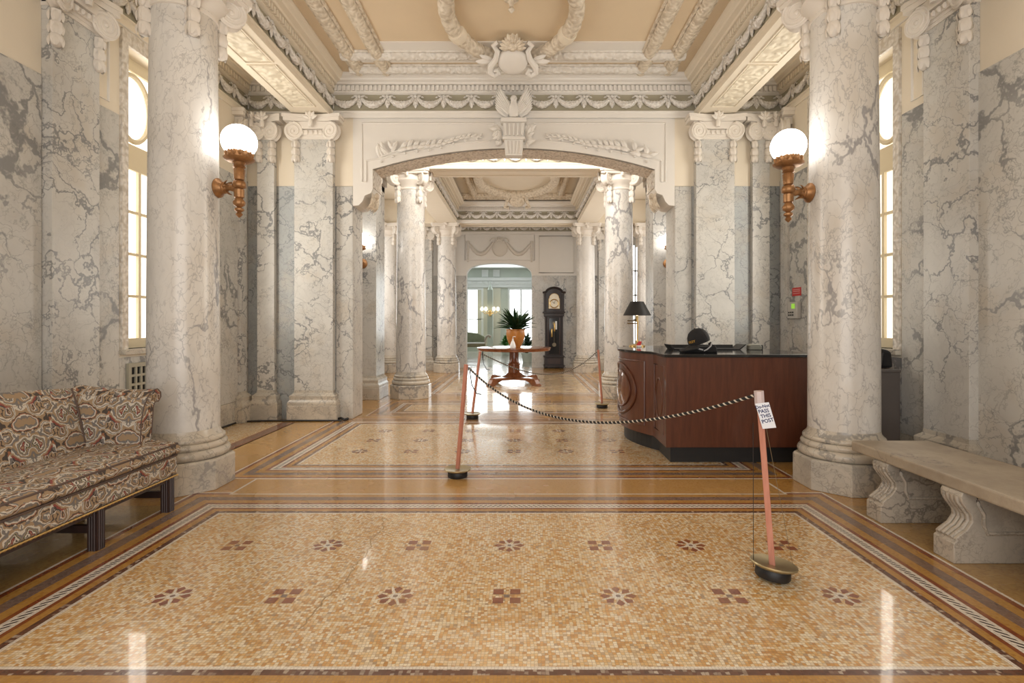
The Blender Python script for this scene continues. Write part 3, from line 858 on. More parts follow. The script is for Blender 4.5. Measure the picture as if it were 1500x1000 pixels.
# beams of the far hall
BO = 9.40
b = MB(); b.box(-2.2, 2.2, BO, 9.95, ZS2, ZC-.03); b.box(-2.2, -1.68, 9.95, 14.5, ZS2, ZC-.03); b.box(1.68, 2.2, 9.95, 14.5, ZS2, ZC-.03); b.box(-X2, X2, 14.5, 15.05, ZS2, ZC-.03)
b.box(-X2, -2.2, BO, 9.95, ZS2, ZC-.03); b.box(2.2, X2, BO, 9.95, ZS2, ZC-.03)
bo = b.build('beam', M_CREAM, smooth=False); struct(bo, 'rectangle of plaster beams over the columns of the far hall', 'beam')
for (a, b_, c_, d_) in ((-1.5, 1.5, 9.53, 9.82), (-1.5, 1.5, 14.62, 14.93)):
    p = MB(); p.tube([(a,c_,ZS2),(b_,c_,ZS2),(b_,d_,ZS2),(a,d_,ZS2)], .018, 6, True); p.build('panel_moulding', M_CREAM, bo)
W2 = (-1.68, 1.68)
DZ2 = .98
entab('cornice', 'garland cornice facing the arch on the first beam of the far hall', (-X2, BO), (X2, BO), (0,-1), ZS2, 0, 0, lo=X2-2.5, hi=X2+2.5, white=M_CREAM)
entab('cornice', 'garland cornice on the far inner beam of the far hall', (-1.68, 14.5), (1.68, 14.5), (0,-1), ZS2)
for s in (-1, 1):
    a, b_ = ((s*1.68, 9.95), (s*1.68, 14.5))
    if s > 0: a, b_ = b_, a
    entab('cornice', 'garland cornice on the %s inner beam of the far hall' % ('left' if s < 0 else 'right'), a, b_, (-s,0), ZS2, white=M_CREAM)
entab('cornice', 'small garland cornice above the arched inner doorway', (-X2, Y3), (X2, Y3), (0,-1), ZS2-.02, 0, 0, lo=X2-1.9, hi=X2+1.9)
# oval garland of the far hall ceiling
m = MB(); pts = [(.9*math.cos(2*PI*i/70), 12.3+1.35*math.sin(2*PI*i/70), ZC-.09) for i in range(70)]
m.tube(pts, [.10*(1+.1*(i%2)) for i in range(70)], 10, True); m.build('garland_oval', M_ORN2, cl)
for y in (13.9, 14.15):
    rib('ceiling_rib', ((-1.5, y, ZC-.06), (1.5, y, ZC-.06)), None, M_ORN2)
for x in (-1.15, 1.15):
    rib('ceiling_rib', ((x, 10.2, ZC-.06), (x, 14.2, ZC-.06)), None, M_ORN2)
# piers
pr = make_pilaster('marble_pier', .60, .58, ZS2-.005)
place(pr, -2.78, 9.95, 0, 'square marble pier in the far hall, lit by a lamp behind the arch jamb', 'pier')
place(copy_tree(pr), 2.76, 9.95, 0, 'square marble pier in the far hall, above and behind the desk lamp', 'pier')
pr2 = make_pilaster('marble_pier', .30, .30, ZS2-.005)
place(pr2, -2.62, 15.5, 0, 'slim marble pier beside the far column at the inner doorway', 'pier')
place(copy_tree(pr2), 2.50, 15.5, 0, 'slim marble pier past the far column by the clock', 'pier')
pr3 = make_column('marble_column', ZS2-.005)
place(pr3, -3.62, 14.75, 0, 'pale round column at the outer left edge of the far hall', 'column')
place(copy_tree(pr3), 3.62, 14.75, 0, 'pale round column at the outer right edge of the far hall', 'column')
# window in the end wall of the far hall
fr = MB(); fr.box(3.15, 3.2, Y3-.04, Y3, .7, 3.8); fr.box(4.05, 4.1, Y3-.04, Y3, .7, 3.8); fr.box(3.6, 3.64, Y3-.04, Y3, .75, 3.75)
for z in (.7, 1.45, 2.2, 2.95, 3.75): fr.box(3.2, 4.05, Y3-.04, Y3, z, z+.05)
o = fr.build('window_3', M_WHITEW, smooth=False); struct(o, 'narrow bright window in the far hall behind the desk lamp', 'window')
g = MB(); g.box(3.2, 4.05, Y3-.025, Y3-.02, .75, 3.75); g.build('glass_pane', M_DAY, o, smooth=False)

# ------------------------------------------------------------------ sunroom beyond the doorway
YS = 26.0
def rwin(name, x0, x1, label):
    z0, z1 = .55, 3.02
    fr = MB(); t = .10
    fr.box(x0-t, x0, YS-.08, YS, z0-.1, z1+t); fr.box(x1, x1+t, YS-.08, YS, z0-.1, z1+t); fr.box(x0, x1, YS-.08, YS, z1, z1+t); fr.box(x0, x1, YS-.12, YS, z0-.1, z0)
    xm = x0+(x1-x0)*.48; fr.box(xm-.04, xm+.04, YS-.06, YS, z0, z1)
    fr.box(x0, x1, YS-.05, YS, 1.55, 1.59)
    o = fr.build(name, M_WHITEW, smooth=False); struct(o, label, 'window')
    g = MB(); g.box(x0, x1, YS-.03, YS-.02, z0, z1); g.build('glass_pane', M_DAY, o, smooth=False)
w = MB(); w.box(-5, 5, YS, YS+.3, 0, 4.6)
sw = w.build('wall_sunroom', M_SAGE, smooth=False); struct(sw, 'sage green end wall of the bright sunroom past the inner doorway', 'wall')
p = MB(); p.box(-2.05, -.90, YS-.05, YS, 0, 3.12); p.build('pale_panel', plaster('pale_yellow', (.74,.72,.60)), sw, smooth=False)
p = MB(); p.box(-5, 5, YS-.16, YS, 3.47, 3.62); p.box(-5, 5, YS-.10, YS, 3.14, 3.47); 
for i in range(-16, 17): p.box(i*.27-.08, i*.27+.08, YS-.15, YS-.1, 3.31, 3.45)
p.build('dentil_cornice', M_WHITEW, sw, smooth=False)
p = MB(); p.box(-1.52, -1.26, YS-.55, YS-.30, 0, 3.0); p.lathe([(.13,3.0),(.10,3.08),(.03,3.25),(.01,3.4)], 12, 0, T(-1.39, YS-.42, 0)); p.build('sage_post', plaster('sage_post', (.44,.48,.42)), sw, smooth=False)
p = MB(); 
for sg in (-1, 1): p.box(-1.39+sg*.28-.16, -1.39+sg*.28+.16, YS-.06, YS, 3.66, 4.02)
p.build('fretwork', M_WHITEW, sw, smooth=False)
rwin('window_4', -3.2, -1.85, 'sunroom window above the small sofa')
rwin('window_5', -.44, .70, 'sunroom window behind the potted plant')
w = MB(); w.box(-5.0, -4.8, Y3+.3, YS, 0, 4.6); w.box(4.8, 5.0, Y3+.3, YS, 0, 4.6)
o = w.build('wall_sunroom', M_SAGE, smooth=False); struct(o, 'plain sage side walls of the sunroom', 'wall')
c = MB(); c.box(-5, 5, Y3+.3, YS+.3, 4.08, 4.3); o = c.build('ceiling', M_WHITEW, smooth=False); struct(o, 'white ceiling of the sunroom beyond the doorway', 'ceiling')

# ------------------------------------------------------------------ globe lamps
def make_sconce():
    root = empty('globe_sconce')          # bracket grows along +x from the column face, stem at x=.21
    sx = .215
    m = MB(); m.lathe([(.005,-.03),(.085,-.02),(.088,.0),(.078,.02),(.082,.032),(.06,.05),(.045,.075),(.05,.085),(.028,.11)], 24, 0, RY(PI/2)); m.build('wall_mount', M_BRONZE, root, ang=40)
    m = MB(); m.tube([(.09,0,0),(.13,0,.0),(.16,0,-.004),(sx,0,0)], [.034,.024,.03,.024], 12)
    for k in range(6): m.leaf((.08, .02*math.cos(k), .02*math.sin(k)), (.8, .5*math.cos(k*1.05), .5*math.sin(k*1.05)), (0, math.cos(k*1.05), math.sin(k*1.05)), .07, .03, .2)
    m.build('arm', M_BRONZE, root)
    m = MB(); pr = [(.004,-.255),(.02,-.24),(.028,-.225),(.016,-.21),(.036,-.195),(.036,-.18),(.018,-.168),(.042,-.15),(.048,-.125),(.034,-.10),(.028,-.09),(.038,-.085),(.042,-.02),(.030,-.012),(.050,.0),(.055,.025),(.045,.05),(.028,.058),(.040,.065),(.044,.15),(.034,.16),(.05,.17),(.04,.185),(.05,.20),(.062,.225)]
    m.lathe(pr, 28, 0, T(sx,0,0), bump=lambda a, j: 1+.07*math.cos(9*a)*(j % 3 != 0)); m.build('stem', M_BRONZE, root, ang=50)
    m = MB(); m.lathe([(.05,.205),(.09,.215),(.118,.232),(.122,.243),(.10,.25),(.102,.30),(.092,.308),(.07,.30)], 32, 0, T(sx,0,0), bump=lambda a, j: 1+(.025*math.cos(16*a) if j in (3,4,5) else 0))
    for k in range(14):
        a = 2*PI*k/14; m.leaf((sx+.098*math.cos(a), .098*math.sin(a), .25), (math.cos(a)*.15, math.sin(a)*.15, 1), (math.cos(a), math.sin(a), 0), .048, .042, .10)
    m.build('fitter', M_BRONZE, root, ang=50)
    m = MB(); m.ell((sx,0,.388), (.141,.141,.139), 40, 24); m.build('globe', M_GLOBE, root, ang=180)
    return root
sc1 = make_sconce(); sc1.location = (-2.492, 4.46, 2.50); sc1.rotation_euler = (0,0,R(-6))
tag(sc1, 'glowing white globe lamp on a bronze bracket, on the column behind the sofa', 'wall lamp', 'globe lamps on the columns')
sc2 = copy_tree(sc1); sc2.location = (2.572, 4.46, 2.46); sc2.rotation_euler = (0,0,PI+R(6))
tag(sc2, 'glowing white globe lamp on a bronze bracket, on the column beside the desk', 'wall lamp', 'globe lamps on the columns')
for s in (-1, 1):
    o = copy_tree(sc1); o.location = (s*2.72, 9.365, 2.42); o.rotation_euler = (0,0,-PI/2)
    tag(o, 'globe lamp on the front of the %s pier, mostly hidden by the arch jamb' % ('left' if s < 0 else 'right'), 'wall lamp', 'globe lamps on the piers')
# sunroom candle sconce on the post
r = empty('candle_sconce', (-1.39, YS-.56, 1.95)); tag(r, 'lit wall sconce with several shades on the sage post in the sunroom', 'wall lamp')
m = MB(); m.lathe([(.02,-.25),(.08,-.18),(.05,-.08),(.09,0),(.03,.08)], 12); m.build('backplate', M_BRASS, r)
for k in (-2,-1,1,2):
    m = MB(); m.tube([(0,-.03,-.05),(k*.12,-.12,-.12),(k*.19,-.14,.02)], .015, 6); m.build('arm', M_BRASS, r)
    m = MB(); m.lathe([(.045,0),(.075,.07),(.06,.16),(.02,.19)], 12, 0, T(k*.19,-.14,.02)); m.build('shade', M_BULB, r)

# ------------------------------------------------------------------ sculpture over the arch
r = empty('keystone_bracket', (.0, YB-.005, 3.70)); r.scale = (.76,.9,.98); tag(r, 'white fluted keystone bracket with leaf sprays at the crown of the arch', 'bracket')
m = MB(); m.prism([(-.155,.0),(.155,.0),(.20,.46),(-.20,.46)], -.12, 0, 'y'); bk = m.build('fluted_block', M_PLAST, r, smooth=False)
m = MB()
for k in range(5):
    x = -.11+.055*k; m.tube([(x*1.0,-.125,.02),(x*1.25,-.125,.20)], .018, 6); m.tube([(x*1.3,-.135,.28),(x*1.4,-.135,.45)], .018, 6)
m.build('flutes', M_PLAST, bk)
m = MB(); m.box(-.235,.235,-.19,0,.46,.52); m.build('cap_slab', M_PLAST, r, smooth=False, bevel=.01)
m = MB(); m.box(-.21,.21,-.16,0,.22,.26); m.build('middle_band', M_PLAST, r, smooth=False, bevel=.01)
for s in (-1, 1):
    m = MB()
    for k in range(16):
        a = random.uniform(-1.3, 1.4); 
        m.leaf((s*(.20+random.uniform(0,.06)), -.03, .30+random.uniform(-.12,.10)), (s*math.cos(a), -.3, math.sin(a)), (0,-1,0), random.uniform(.12,.22), .08, .3)
    m.build('leaf_spray', M_PLAST, r)
r = empty('eagle_sculpture', (.0, YB-.12, 4.205)); r.scale = (.88,.9,.98); tag(r, 'white plaster eagle with raised wings perched over the arch keystone', 'sculpture')
m = MB(); m.lathe([(.02,0),(.07,.03),(.085,.10),(.075,.17),(.05,.22),(.045,.25),(.055,.28),(.04,.31),(.01,.325)], 16, 0, RX(R(8)), sy=.9)
m.lathe([(.03,0),(.022,.03),(.004,.07)], 8, 0, T(.015,-.035,.275) @ RX(R(115)))
m.leaf((0,.0,.06),(0,-.2,-1),(0,-1,0),.12,.10,.1)
m.build('body', M_PLAST, r)
for s in (-1, 1):
    m = MB()
    for k in range(9):
        a = R(60-3.0*k); L = .42-.024*k
        m.leaf((s*(.03+.010*k), -.02+.004*k, .10+.0*k-.008*k), (s*math.cos(a), .05, math.sin(a)), (0,-1,0), L, .060, .08)
    for k in range(6):
        a = R(60-4*k); m.leaf((s*(.03+.010*k), -.035, .10-.008*k), (s*math.cos(a), .05, math.sin(a)), (0,-1,0), .22-.01*k, .06, .1)
    m.build('wing', M_PLAST, r)
# ceiling cartouche
r = empty('cartouche_shield', (0, 6.55, ZC-.13)); r.scale = (.93,.93,.93); tag(r, 'cream plaster shield cartouche with scrolls and mask hanging at the ceiling edge', 'sculpture')
r.rotation_euler = (R(64), 0, 0)   # local: x across, z up the shield, -y outward
m = MB(); m.ell((0,-.03,-.04), (.205,.085,.20), 24, 12); m.build('shield', M_PLAST, r, ang=180)
for s in (-1, 1):
    m = MB(); m.tube([(s*.19,-.03,.24),(s*.25,-.04,.20),(s*.20,-.05,.12),(s*.23,-.05,0),(s*.30,-.05,-.10),(s*.31,-.05,-.19),(s*.25,-.06,-.24),(s*.20,-.06,-.20),(s*.22,-.06,-.15),(s*.26,-.06,-.17)], [.03,.035,.035,.04,.045,.045,.04,.035,.03,.02], 10)
    m.leaf((s*.28,-.02,-.05),(s*1,0,.1),(0,-1,0),.22,.10,.2); m.leaf((s*.28,-.02,-.02),(s*1,0,.5),(0,-1,0),.18,.08,.2)
    m.build('scroll', M_PLAST, r)
m = MB()
for k in range(11):
    a = PI*(k)/10; m.leaf((0,-.04,.20), (math.cos(a),-.1,math.sin(a)*1.1), (0,-1,0), .22 if k in (4,5,6) else .18, .08, .3)
for x, z, q in ((0,.22,.075),(-.05,.25,.03),(.05,.25,.03),(0,.33,.05),(-.08,.19,.04),(.08,.19,.04)): m.ell((x,-.07,z), (q,q*.8,q), 10, 6)
m.build('mask_crest', M_ORN2, r)
r = empty('cartouche_shield', (0, 13.75, ZC-.22)); tag(r, 'small shield cartouche on the ceiling of the far hall', 'sculpture'); r.rotation_euler = (R(58),0,0)
m = MB(); m.ell((0,-.02,-.02), (.22,.08,.20), 16, 8); m.build('shield', M_ORN2, r)
for s in (-1,1):
    m = MB(); m.tube([(s*.22,-.03,.2),(s*.26,-.04,0),(s*.32,-.05,-.2),(s*.22,-.05,-.22)], .045, 8); m.build('scroll', M_ORN2, r)
# ------------------------------------------------------------------ sofa (length along y, faces +x)
YA, YE = 1.80, 3.84
r = empty('patterned_sofa', (-2.8, 2.8, 0)); tag(r, 'camelback sofa in multicoloured ikat fabric with dark square legs', 'sofa')
def W(mb): # world coords -> local of root
    for i, p in enumerate(mb.v): mb.v[i] = p - Vector((-2.8, 2.8, 0))
    return mb
ym = (YA+YE)/2
m = MB(); prof = [(-3.12,.245),(-2.425,.245),(-2.405,.26),(-2.41,.392),(-3.12,.392)]
m.prism([(x, z) for x, z in prof], YA, YE, 'y'); W(m).build('seat_rail', M_FAB, r, boxuv=True, bevel=.012)
m = MB(); n = 14
cs = [(-3.02,.395),(-2.42,.395),(-2.375,.42),(-2.37,.455),(-2.40,.482)]
for i in range(9):
    t = i/8; cs.append((-2.42-.60*t, .485+.03*math.sin(PI*min(1,t*1.1+.05))))
m.prism(cs, YA+.01, YE-.01, 'y'); cu = W(m).build('seat_cushion', M_FAB, r, boxuv=True, ang=50, bevel=.015)
for z, x in ((.398,-2.40),(.478,-2.395)):
    m = MB(); m.tube([(-2.95,YE-.005,z),(x-.01,YE-.005,z),(x,YE-.02,z),(x,YA+.02,z),(x-.01,YA,z),(-2.95,YA,z)], .007, 6); W(m).build('piping', M_FABPIPE, cu)
# back: reclined sheet with a camel hump
def back_h(y):
    t = abs(y-ym)/((YE-YA)/2)
    return .885 + .05*math.cos(min(1,t*1.0)*PI/2) - .02*(t > .97)
m = MB(); ny = 24; sec = lambda h: [(-2.92,.44),(-2.95,.58),(-3.00,h-.16),(-3.045,h-.035),(-3.085,h),(-3.14,h-.01),(-3.17,h-.05),(-3.16,.5),(-3.12,.27)]
vs, fs = [], []
for j in range(ny+1):
    y = YA+.10+(YE-YA-.20)*j/ny
    vs += [(x, y, z) for x, z in sec(back_h(y))]
k = 9
for j in range(ny): fs += [(j*k+i, j*k+(i+1)%k, (j+1)*k+(i+1)%k, (j+1)*k+i) for i in range(k)]
fs += [tuple(range(k)), tuple(ny*k+i for i in range(k))]
m.add(vs, fs); W(m).build('backrest', M_FAB, r, boxuv=True, ang=55)
m = MB(); m.tube([(-3.035,3.668,.90),(-3.0,3.666,.80),(-2.965,3.664,.66),(-2.935,3.664,.52)], .006, 6); W(m).build('crease_shade_seam', M_FABPIPE, r)  # seam line, kept dark to paint in the shade of the crease too
# arms: outward rolled
for sg, y0 in ((1, YE-.17), (-1, YA+.17)):
    pr = [(0,.40),(-.005,.55),(.0,.68),(.02,.77),(.055,.835),(.10,.872),(.15,.878),(.185,.85),(.19,.815),(.165,.785),(.13,.785),(.115,.76),(.11,.68),(.105,.55),(.105,.26),(0,.26)]
    m = MB(); vs, fs = [], []; kk = len(pr); nx = 8
    for j in range(nx+1):
        t = j/nx; x = -3.10+.54*t; dz = .03*(1-t)**1.5 - .012*math.sin(PI*t)
        xb = x
        for (o_, z) in pr:
            zz_ = z + (dz if z > .6 else 0)
            vs.append((xb + (.035*(z-.4) if j == nx else 0), y0+sg*o_, zz_))
    for j in range(nx): fs += [(j*kk+i, j*kk+(i+1)%kk, (j+1)*kk+(i+1)%kk, (j+1)*kk+i) for i in range(kk)]
    fs += [tuple(range(kk)), tuple(nx*kk+i for i in range(kk))]
    m.add(vs, fs); a = W(m).build('armrest', M_FAB, r, boxuv=True, ang=50)
    m = MB(); xf = -2.558
    m.tube([(xf+.035*(z-.4), y0+sg*o_, z) for o_, z in pr[:14]], .004, 6); W(m).build('piping', M_FABPIPE, a)
m = MB(); N = 150
m.tube([(-2.405, YA+(YE-YA)*i/N, .250) for i in range(N+1)], [.005+.0035*(i%2) for i in range(N+1)], 6); W(m).build('nailhead_trim', M_BRASS, r)
m = MB(); m.box(-3.10,-2.43,YA+.02,YE-.02,.215,.246); W(m).build('under_frame', M_DKWOOD, r, smooth=False)
for y in (3.785, 3.15, 2.50, 1.86):
    m = MB(); m.box(-2.475,-2.415,y-.03,y+.03,0,.246)
    for q in (-.015,0,.015): m.tube([(-2.414,y+q,.0),(-2.414,y+q,.24)], .005, 6)
    for q in (-.015,0,.015): m.tube([(-2.445+q,y-.031,.0),(-2.445+q,y-.031,.24)], .005, 6)
    W(m).build('leg', M_DKWOOD, r, smooth=False)
    m = MB(); m.box(-3.11,-3.06,y-.025,y+.025,0,.25); W(m).build('leg', M_DKWOOD, r, smooth=False)
    m = MB(); m.box(-3.06,-2.475,y-.012,y+.012,.10,.145); W(m).build('stretcher', M_DKWOOD, r, smooth=False)

# ------------------------------------------------------------------ stone bench
r = empty('stone_bench', (2.85, 3.0, 0)); tag(r, 'weathered beige stone bench with scroll carved supports in front of the marble wall', 'bench')
def L0(mb, o=(2.85,3.0,0)):
    for i, p in enumerate(mb.v): mb.v[i] = p - Vector(o)
    return mb
m = MB(); m.box(2.58, 3.16, 1.95, 3.95, .40, .475); L0(m).build('seat_slab', M_STONE, r, smooth=False, bevel=.012)
for y in (3.63, 3.03, 2.35):
    pr = [(2.535,0),(2.535,.115),(2.55,.125),(2.545,.14),(2.575,.165),(2.61,.19),(2.64,.235),(2.635,.27),(2.605,.31),(2.58,.345),(2.575,.375),(2.585,.40)]
    back = [(5.72-x, z) for x, z in reversed(pr)]
    m = MB(); m.prism(pr+back, y-.075, y+.075, 'y'); lg = L0(m).build('support', M_STONE2, r, ang=40, bevel=.005)
    m = MB()
    for q in (-.045,-.015,.015,.045):
        m.tube([(x-.003, y+q, z) for x, z in pr[3:11]], .011, 6)
    L0(m).build('carved_flutes', M_STONE2, lg)
    m = MB(); ins = [(2.72,.17),(2.70,.22),(2.70,.28),(2.67,.33),(2.66,.37)]
    m.tube([(x, y-.076, z) for x, z in ins] + [(5.72-x, y-.076, z) for x, z in reversed(ins)], .012, 6, True); L0(m).build('carved_panel', M_STONE2, lg)

# ------------------------------------------------------------------ reception desk
DT = 1.054
def bow(off=0.0, n=16):
    y0, y1, x0, d = 5.60, 6.90, 1.51, .225
    P_ = []
    for i in range(n+1):
        t = i/n; y = y0 + (y1-y0)*t
        P_.append((x0 - d*math.sin(PI*t)**.85 - off, y))
    return P_
def desk_poly(o):   # o: outward offset
    return [(1.50-o, 5.07-o)] + bow(o) + [(1.50-o, 7.10), (3.02, 7.10), (3.02, 5.07-o)]
DO = (2.2, 6.0, 0)
r = empty('reception_desk', DO); tag(r, 'mahogany reception desk with bowed side, oval mouldings and black stone top', 'desk')
def LD(mb): return L0(mb, DO)
m = MB(); m.prism(list(reversed(desk_poly(-.06))), 0, .17, 'z'); LD(m).build('kick_plate', M_BLACK, r, smooth=False)
m = MB(); m.prism(list(reversed(desk_poly(0))), .158, DT-.028, 'z'); body = LD(m).build('body', M_MAHOG, r, ang=25)
m = MB(); m.prism(list(reversed(desk_poly(.022))), DT-.028, DT, 'z'); LD(m).build('countertop', M_BLKGLOSS, r, ang=25, bevel=.004)
def mould(pts, rad, nm): 
    m = MB(); m.tube(pts, rad, 8, True); LD(m).build(nm, M_MAHOG, body)
x = 1.505
mould([(x,5.15,.26),(x,5.53,.26),(x,5.53,.93),(x,5.15,.93)], .010, 'panel_moulding')
mould([(x,5.34+.13*math.cos(2*PI*i/32),.60+.20*math.sin(2*PI*i/32)) for i in range(32)], .012, 'oval_moulding')
bp = bow(.002, 60)
def bx_at(y): 
    t = max(0,min(1,(y-5.60)/1.30)); return 1.51 - .225*math.sin(PI*t)**.85 - .003
ys = [5.70+i*(6.80-5.70)/14 for i in range(15)]
mould([(bx_at(y), y, .25) for y in ys] + [(bx_at(y), y, .94) for y in reversed(ys)], .011, 'panel_moulding')
for rr, rad in ((1.0,.016),(.74,.012)):
    mould([(bx_at(6.25+.42*rr*math.cos(a))-.004, 6.25+.42*rr*math.cos(a), .60+.29*rr*math.sin(a)) for a in [2*PI*i/48 for i in range(48)]], rad, 'oval_moulding')
m = MB(); vs, fs = [], []
for j in range(7):
    for i in range(32):
        a = 2*PI*i/32; q = j/6*.70; y = 6.25+.42*q*math.cos(a); vs.append((bx_at(y)-.004-.03*(1-(j/6)**2), y, .60+.29*q*math.sin(a)))
for j in range(6):
    for i in range(32): fs.append((j*32+i, j*32+(i+1)%32, (j+1)*32+(i+1)%32, (j+1)*32+i))
m.add(vs, fs); LD(m).build('oval_boss', wood('mahogany_gloss', (.12,.045,.025), (.20,.08,.045), rough=.1, coat=.9), body)

# things on the desk
r = empty('desk_lamp', (1.62, 6.88, DT)); tag(r, 'brass swing-arm lamp with black cone shade on the far end of the desk', 'lamp')
m = MB(); m.lathe([(.105,0),(.105,.012),(.09,.02),(.02,.03),(.012,.04)], 24); m.build('lamp_base', M_BRASS, r)
m = MB(); m.tube([(0,0,.03),(.012,0,.33)], .008, 8); m.lathe([(.014,0),(.018,.02),(.010,.05)], 10, 0, T(.003,0,.04)); m.build('pole', M_BRASS, r)
m = MB(); m.tube([(.012,0,.30),(-.125,0,.30),(-.125,0,.335),(.0,0,.335)], .007, 8); m.build('swing_arm', M_BRASS, r)
m = MB(); m.lathe([(.012,.32),(.016,.38),(.010,.42)], 10); m.build('socket', M_BRASS, r)
m = MB(); m.lathe([(.176,.405),(.178,.41),(.086,.585),(.083,.585),(.172,.408)], 36); m.build('lamp_shade', M_BLACK, r, ang=40)
m = MB(); m.ell((0,0,.43),(.025,.025,.035),10,6); m.build('bulb', M_BULB, r)
r = empty('red_handset', (1.60, 6.68, DT)); tag(r, 'small red object lying at the foot of the desk lamp', 'phone')
m = MB(); m.box(-.028,.028,-.03,.03,0,.022); m.build('body', M_WHITE, r, smooth=False, bevel=.006)
m = MB(); m.prism([(-.035,.022),(.02,.022),(.035,.07),(.0,.075)], -.015, .015, 'y'); m.build('red_cover', M_RED, r, smooth=False, bevel=.006)
r = empty('baseball_cap', (1.915, 5.40, DT)); tag(r, 'black baseball cap with gold lettering resting on dark gear on the desk', 'hat')
MC = T(.015,0,.120) @ RY(R(-20))
m = MB()
pr = [(.098,-.025),(.104,.0),(.103,.03),(.095,.065),(.075,.10),(.045,.122),(.012,.130)]
m.lathe(pr, 28, 0, MC, sx=1.08, sy=.92); cr_ = m.build('crown', M_FABRICK, r, ang=60)
m = MB()
for k in range(6):
    a = k*PI/3; m.tube([MC @ Vector((rr*1.085*math.cos(a), rr*.925*math.sin(a), z)) for rr, z in pr[1:]], .0018, 5)
m.ell(tuple(MC @ Vector((0,0,.132))), (.010,.010,.006), 8, 5); m.build('seams', M_FABRICK, cr_)
m = MB(); vs, fs = [], []
for j in range(6):
    for i in range(13):
        a = PI - 1.15 + 2.3*i/12; rr = .098+.10*j/5*(math.cos((i-6)/6*1.1)**.7)
        vs.append(MC @ Vector((rr*math.cos(a)*1.06, rr*math.sin(a)*.95, -.010-.024*(j/5)**1.2 - .02*((i-6)/6)**2)))
for j in range(5):
    for i in range(12): fs.append((j*13+i, j*13+i+1, (j+1)*13+i+1, (j+1)*13+i))
m.add(vs, fs); br = m.build('brim', M_FABRICK, r, ang=60)
so = br.modifiers.new('s', 'SOLIDIFY'); so.thickness = .004
# lettering follows the front of the crown
tm = text_mb('ULEY', .036, Matrix(), .0006)
for i, p in enumerate(tm.v):
    a = PI + .62 + p.x*9.2; rr = .1055
    tm.v[i] = MC @ Vector(((rr+p.z)*math.cos(a)*1.08, (rr+p.z)*math.sin(a)*.92, .012+p.y*.95))
tm.build('lettering', M_GOLD, cr_, smooth=False)
m = MB(); m.tube([(.115,0,.085),(.135,.0,.10),(.145,0,.08),(.13,0,.055),(.108,0,.055)], .012, 8); m.build('back_strap', M_FABRICK, r)
r = empty('dark_gear', (1.93, 5.42, DT)); tag(r, 'bundle of black straps and pouch lying under the cap on the desk', 'gear')
m = MB(); vs, fs = [], []
pr = [(-.17,0),(-.175,.03),(-.12,.045),(0,.06),(.09,.065),(.14,.085),(.165,.06),(.175,.0)]
m.prism(pr, -.07, .09, 'y'); m.build('pouch', M_FABRICK, r, ang=60, bevel=.012)
m = MB(); m.tube([(.11,-.075,.10),(.10,-.082,.07),(.06,-.085,.035),(.03,-.08,.02)], .007, 6); m.tube([(-.08,-.078,.045),(-.03,-.08,.043),(.02,-.08,.03)], .008, 6); m.build('silver_strap', plain('silver_strap', (.5,.5,.52), .35), r)
r = empty('black_tray', (2.23, 6.10, DT)); tag(r, 'wide flat black tray lying on the desktop behind the cap', 'tray')
m = MB(); m.prism([(-.44,.06),(-.40,0),(.37,0),(.44,.06),(.42,.06),(.36,.012),(-.38,.012),(-.42,.06)], -.12, .12, 'y'); m.build('shell', M_BLACK, r, smooth=False, bevel=.003)
m = MB(); m.box(-.39,.37,.10,.12,.012,.05); m.build('rear_lip', M_BLACK, r, smooth=False)
r = empty('tape_dispenser', (2.76, 6.0, DT)); tag(r, 'small grey rounded device at the tray end on the desktop', 'device')
m = MB(); m.prism([(-.07,0),(-.065,.05),(-.04,.065),(.05,.065),(.07,.04),(.07,0)], -.05, .05, 'y'); m.build('housing', plain('grey_device', (.22,.22,.19), .5), r, bevel=.008)
m = MB(); m.box(.071,.085,-.045,.045,0,.055); m.build('side_plate', M_BLACK, r, smooth=False, bevel=.005)

# cabinet and bag beside the desk
r = empty('grey_cabinet', (3.3, 4.98, 0)); tag(r, 'plain dark grey cabinet below the window, between column and bench', 'cabinet')
m = MB(); m.box(-.20,.30,-.13,.32,.03,.90); m.build('carcass', M_GREYCAB, r, smooth=False, bevel=.004)
m = MB(); m.box(-.205,.305,-.137,.325,.90,.925); m.build('top_panel', M_GREYCAB, r, smooth=False, bevel=.003)
m = MB(); m.box(-.19,.29,-.12,.31,0,.03); m.build('base', M_BLACK, r, smooth=False)
r = empty('black_bag', (3.46, 5.13, .925)); tag(r, 'black soft bag sitting on the grey cabinet under the window sill', 'bag')
m = MB(); m.prism([(-.26,0),(-.27,.12),(-.16,.26),(-.02,.25),(.05,.20),(.18,.165),(.20,0)], -.12, .14, 'y'); m.build('body', M_FABRICK, r, ang=60, bevel=.03)
m = MB(); m.tube([(-.08,-.13,.16),(-.06,-.15,.05),(.05,-.15,.04),(.08,-.13,.15)], .012, 6); m.build('strap', M_BLACK, r)

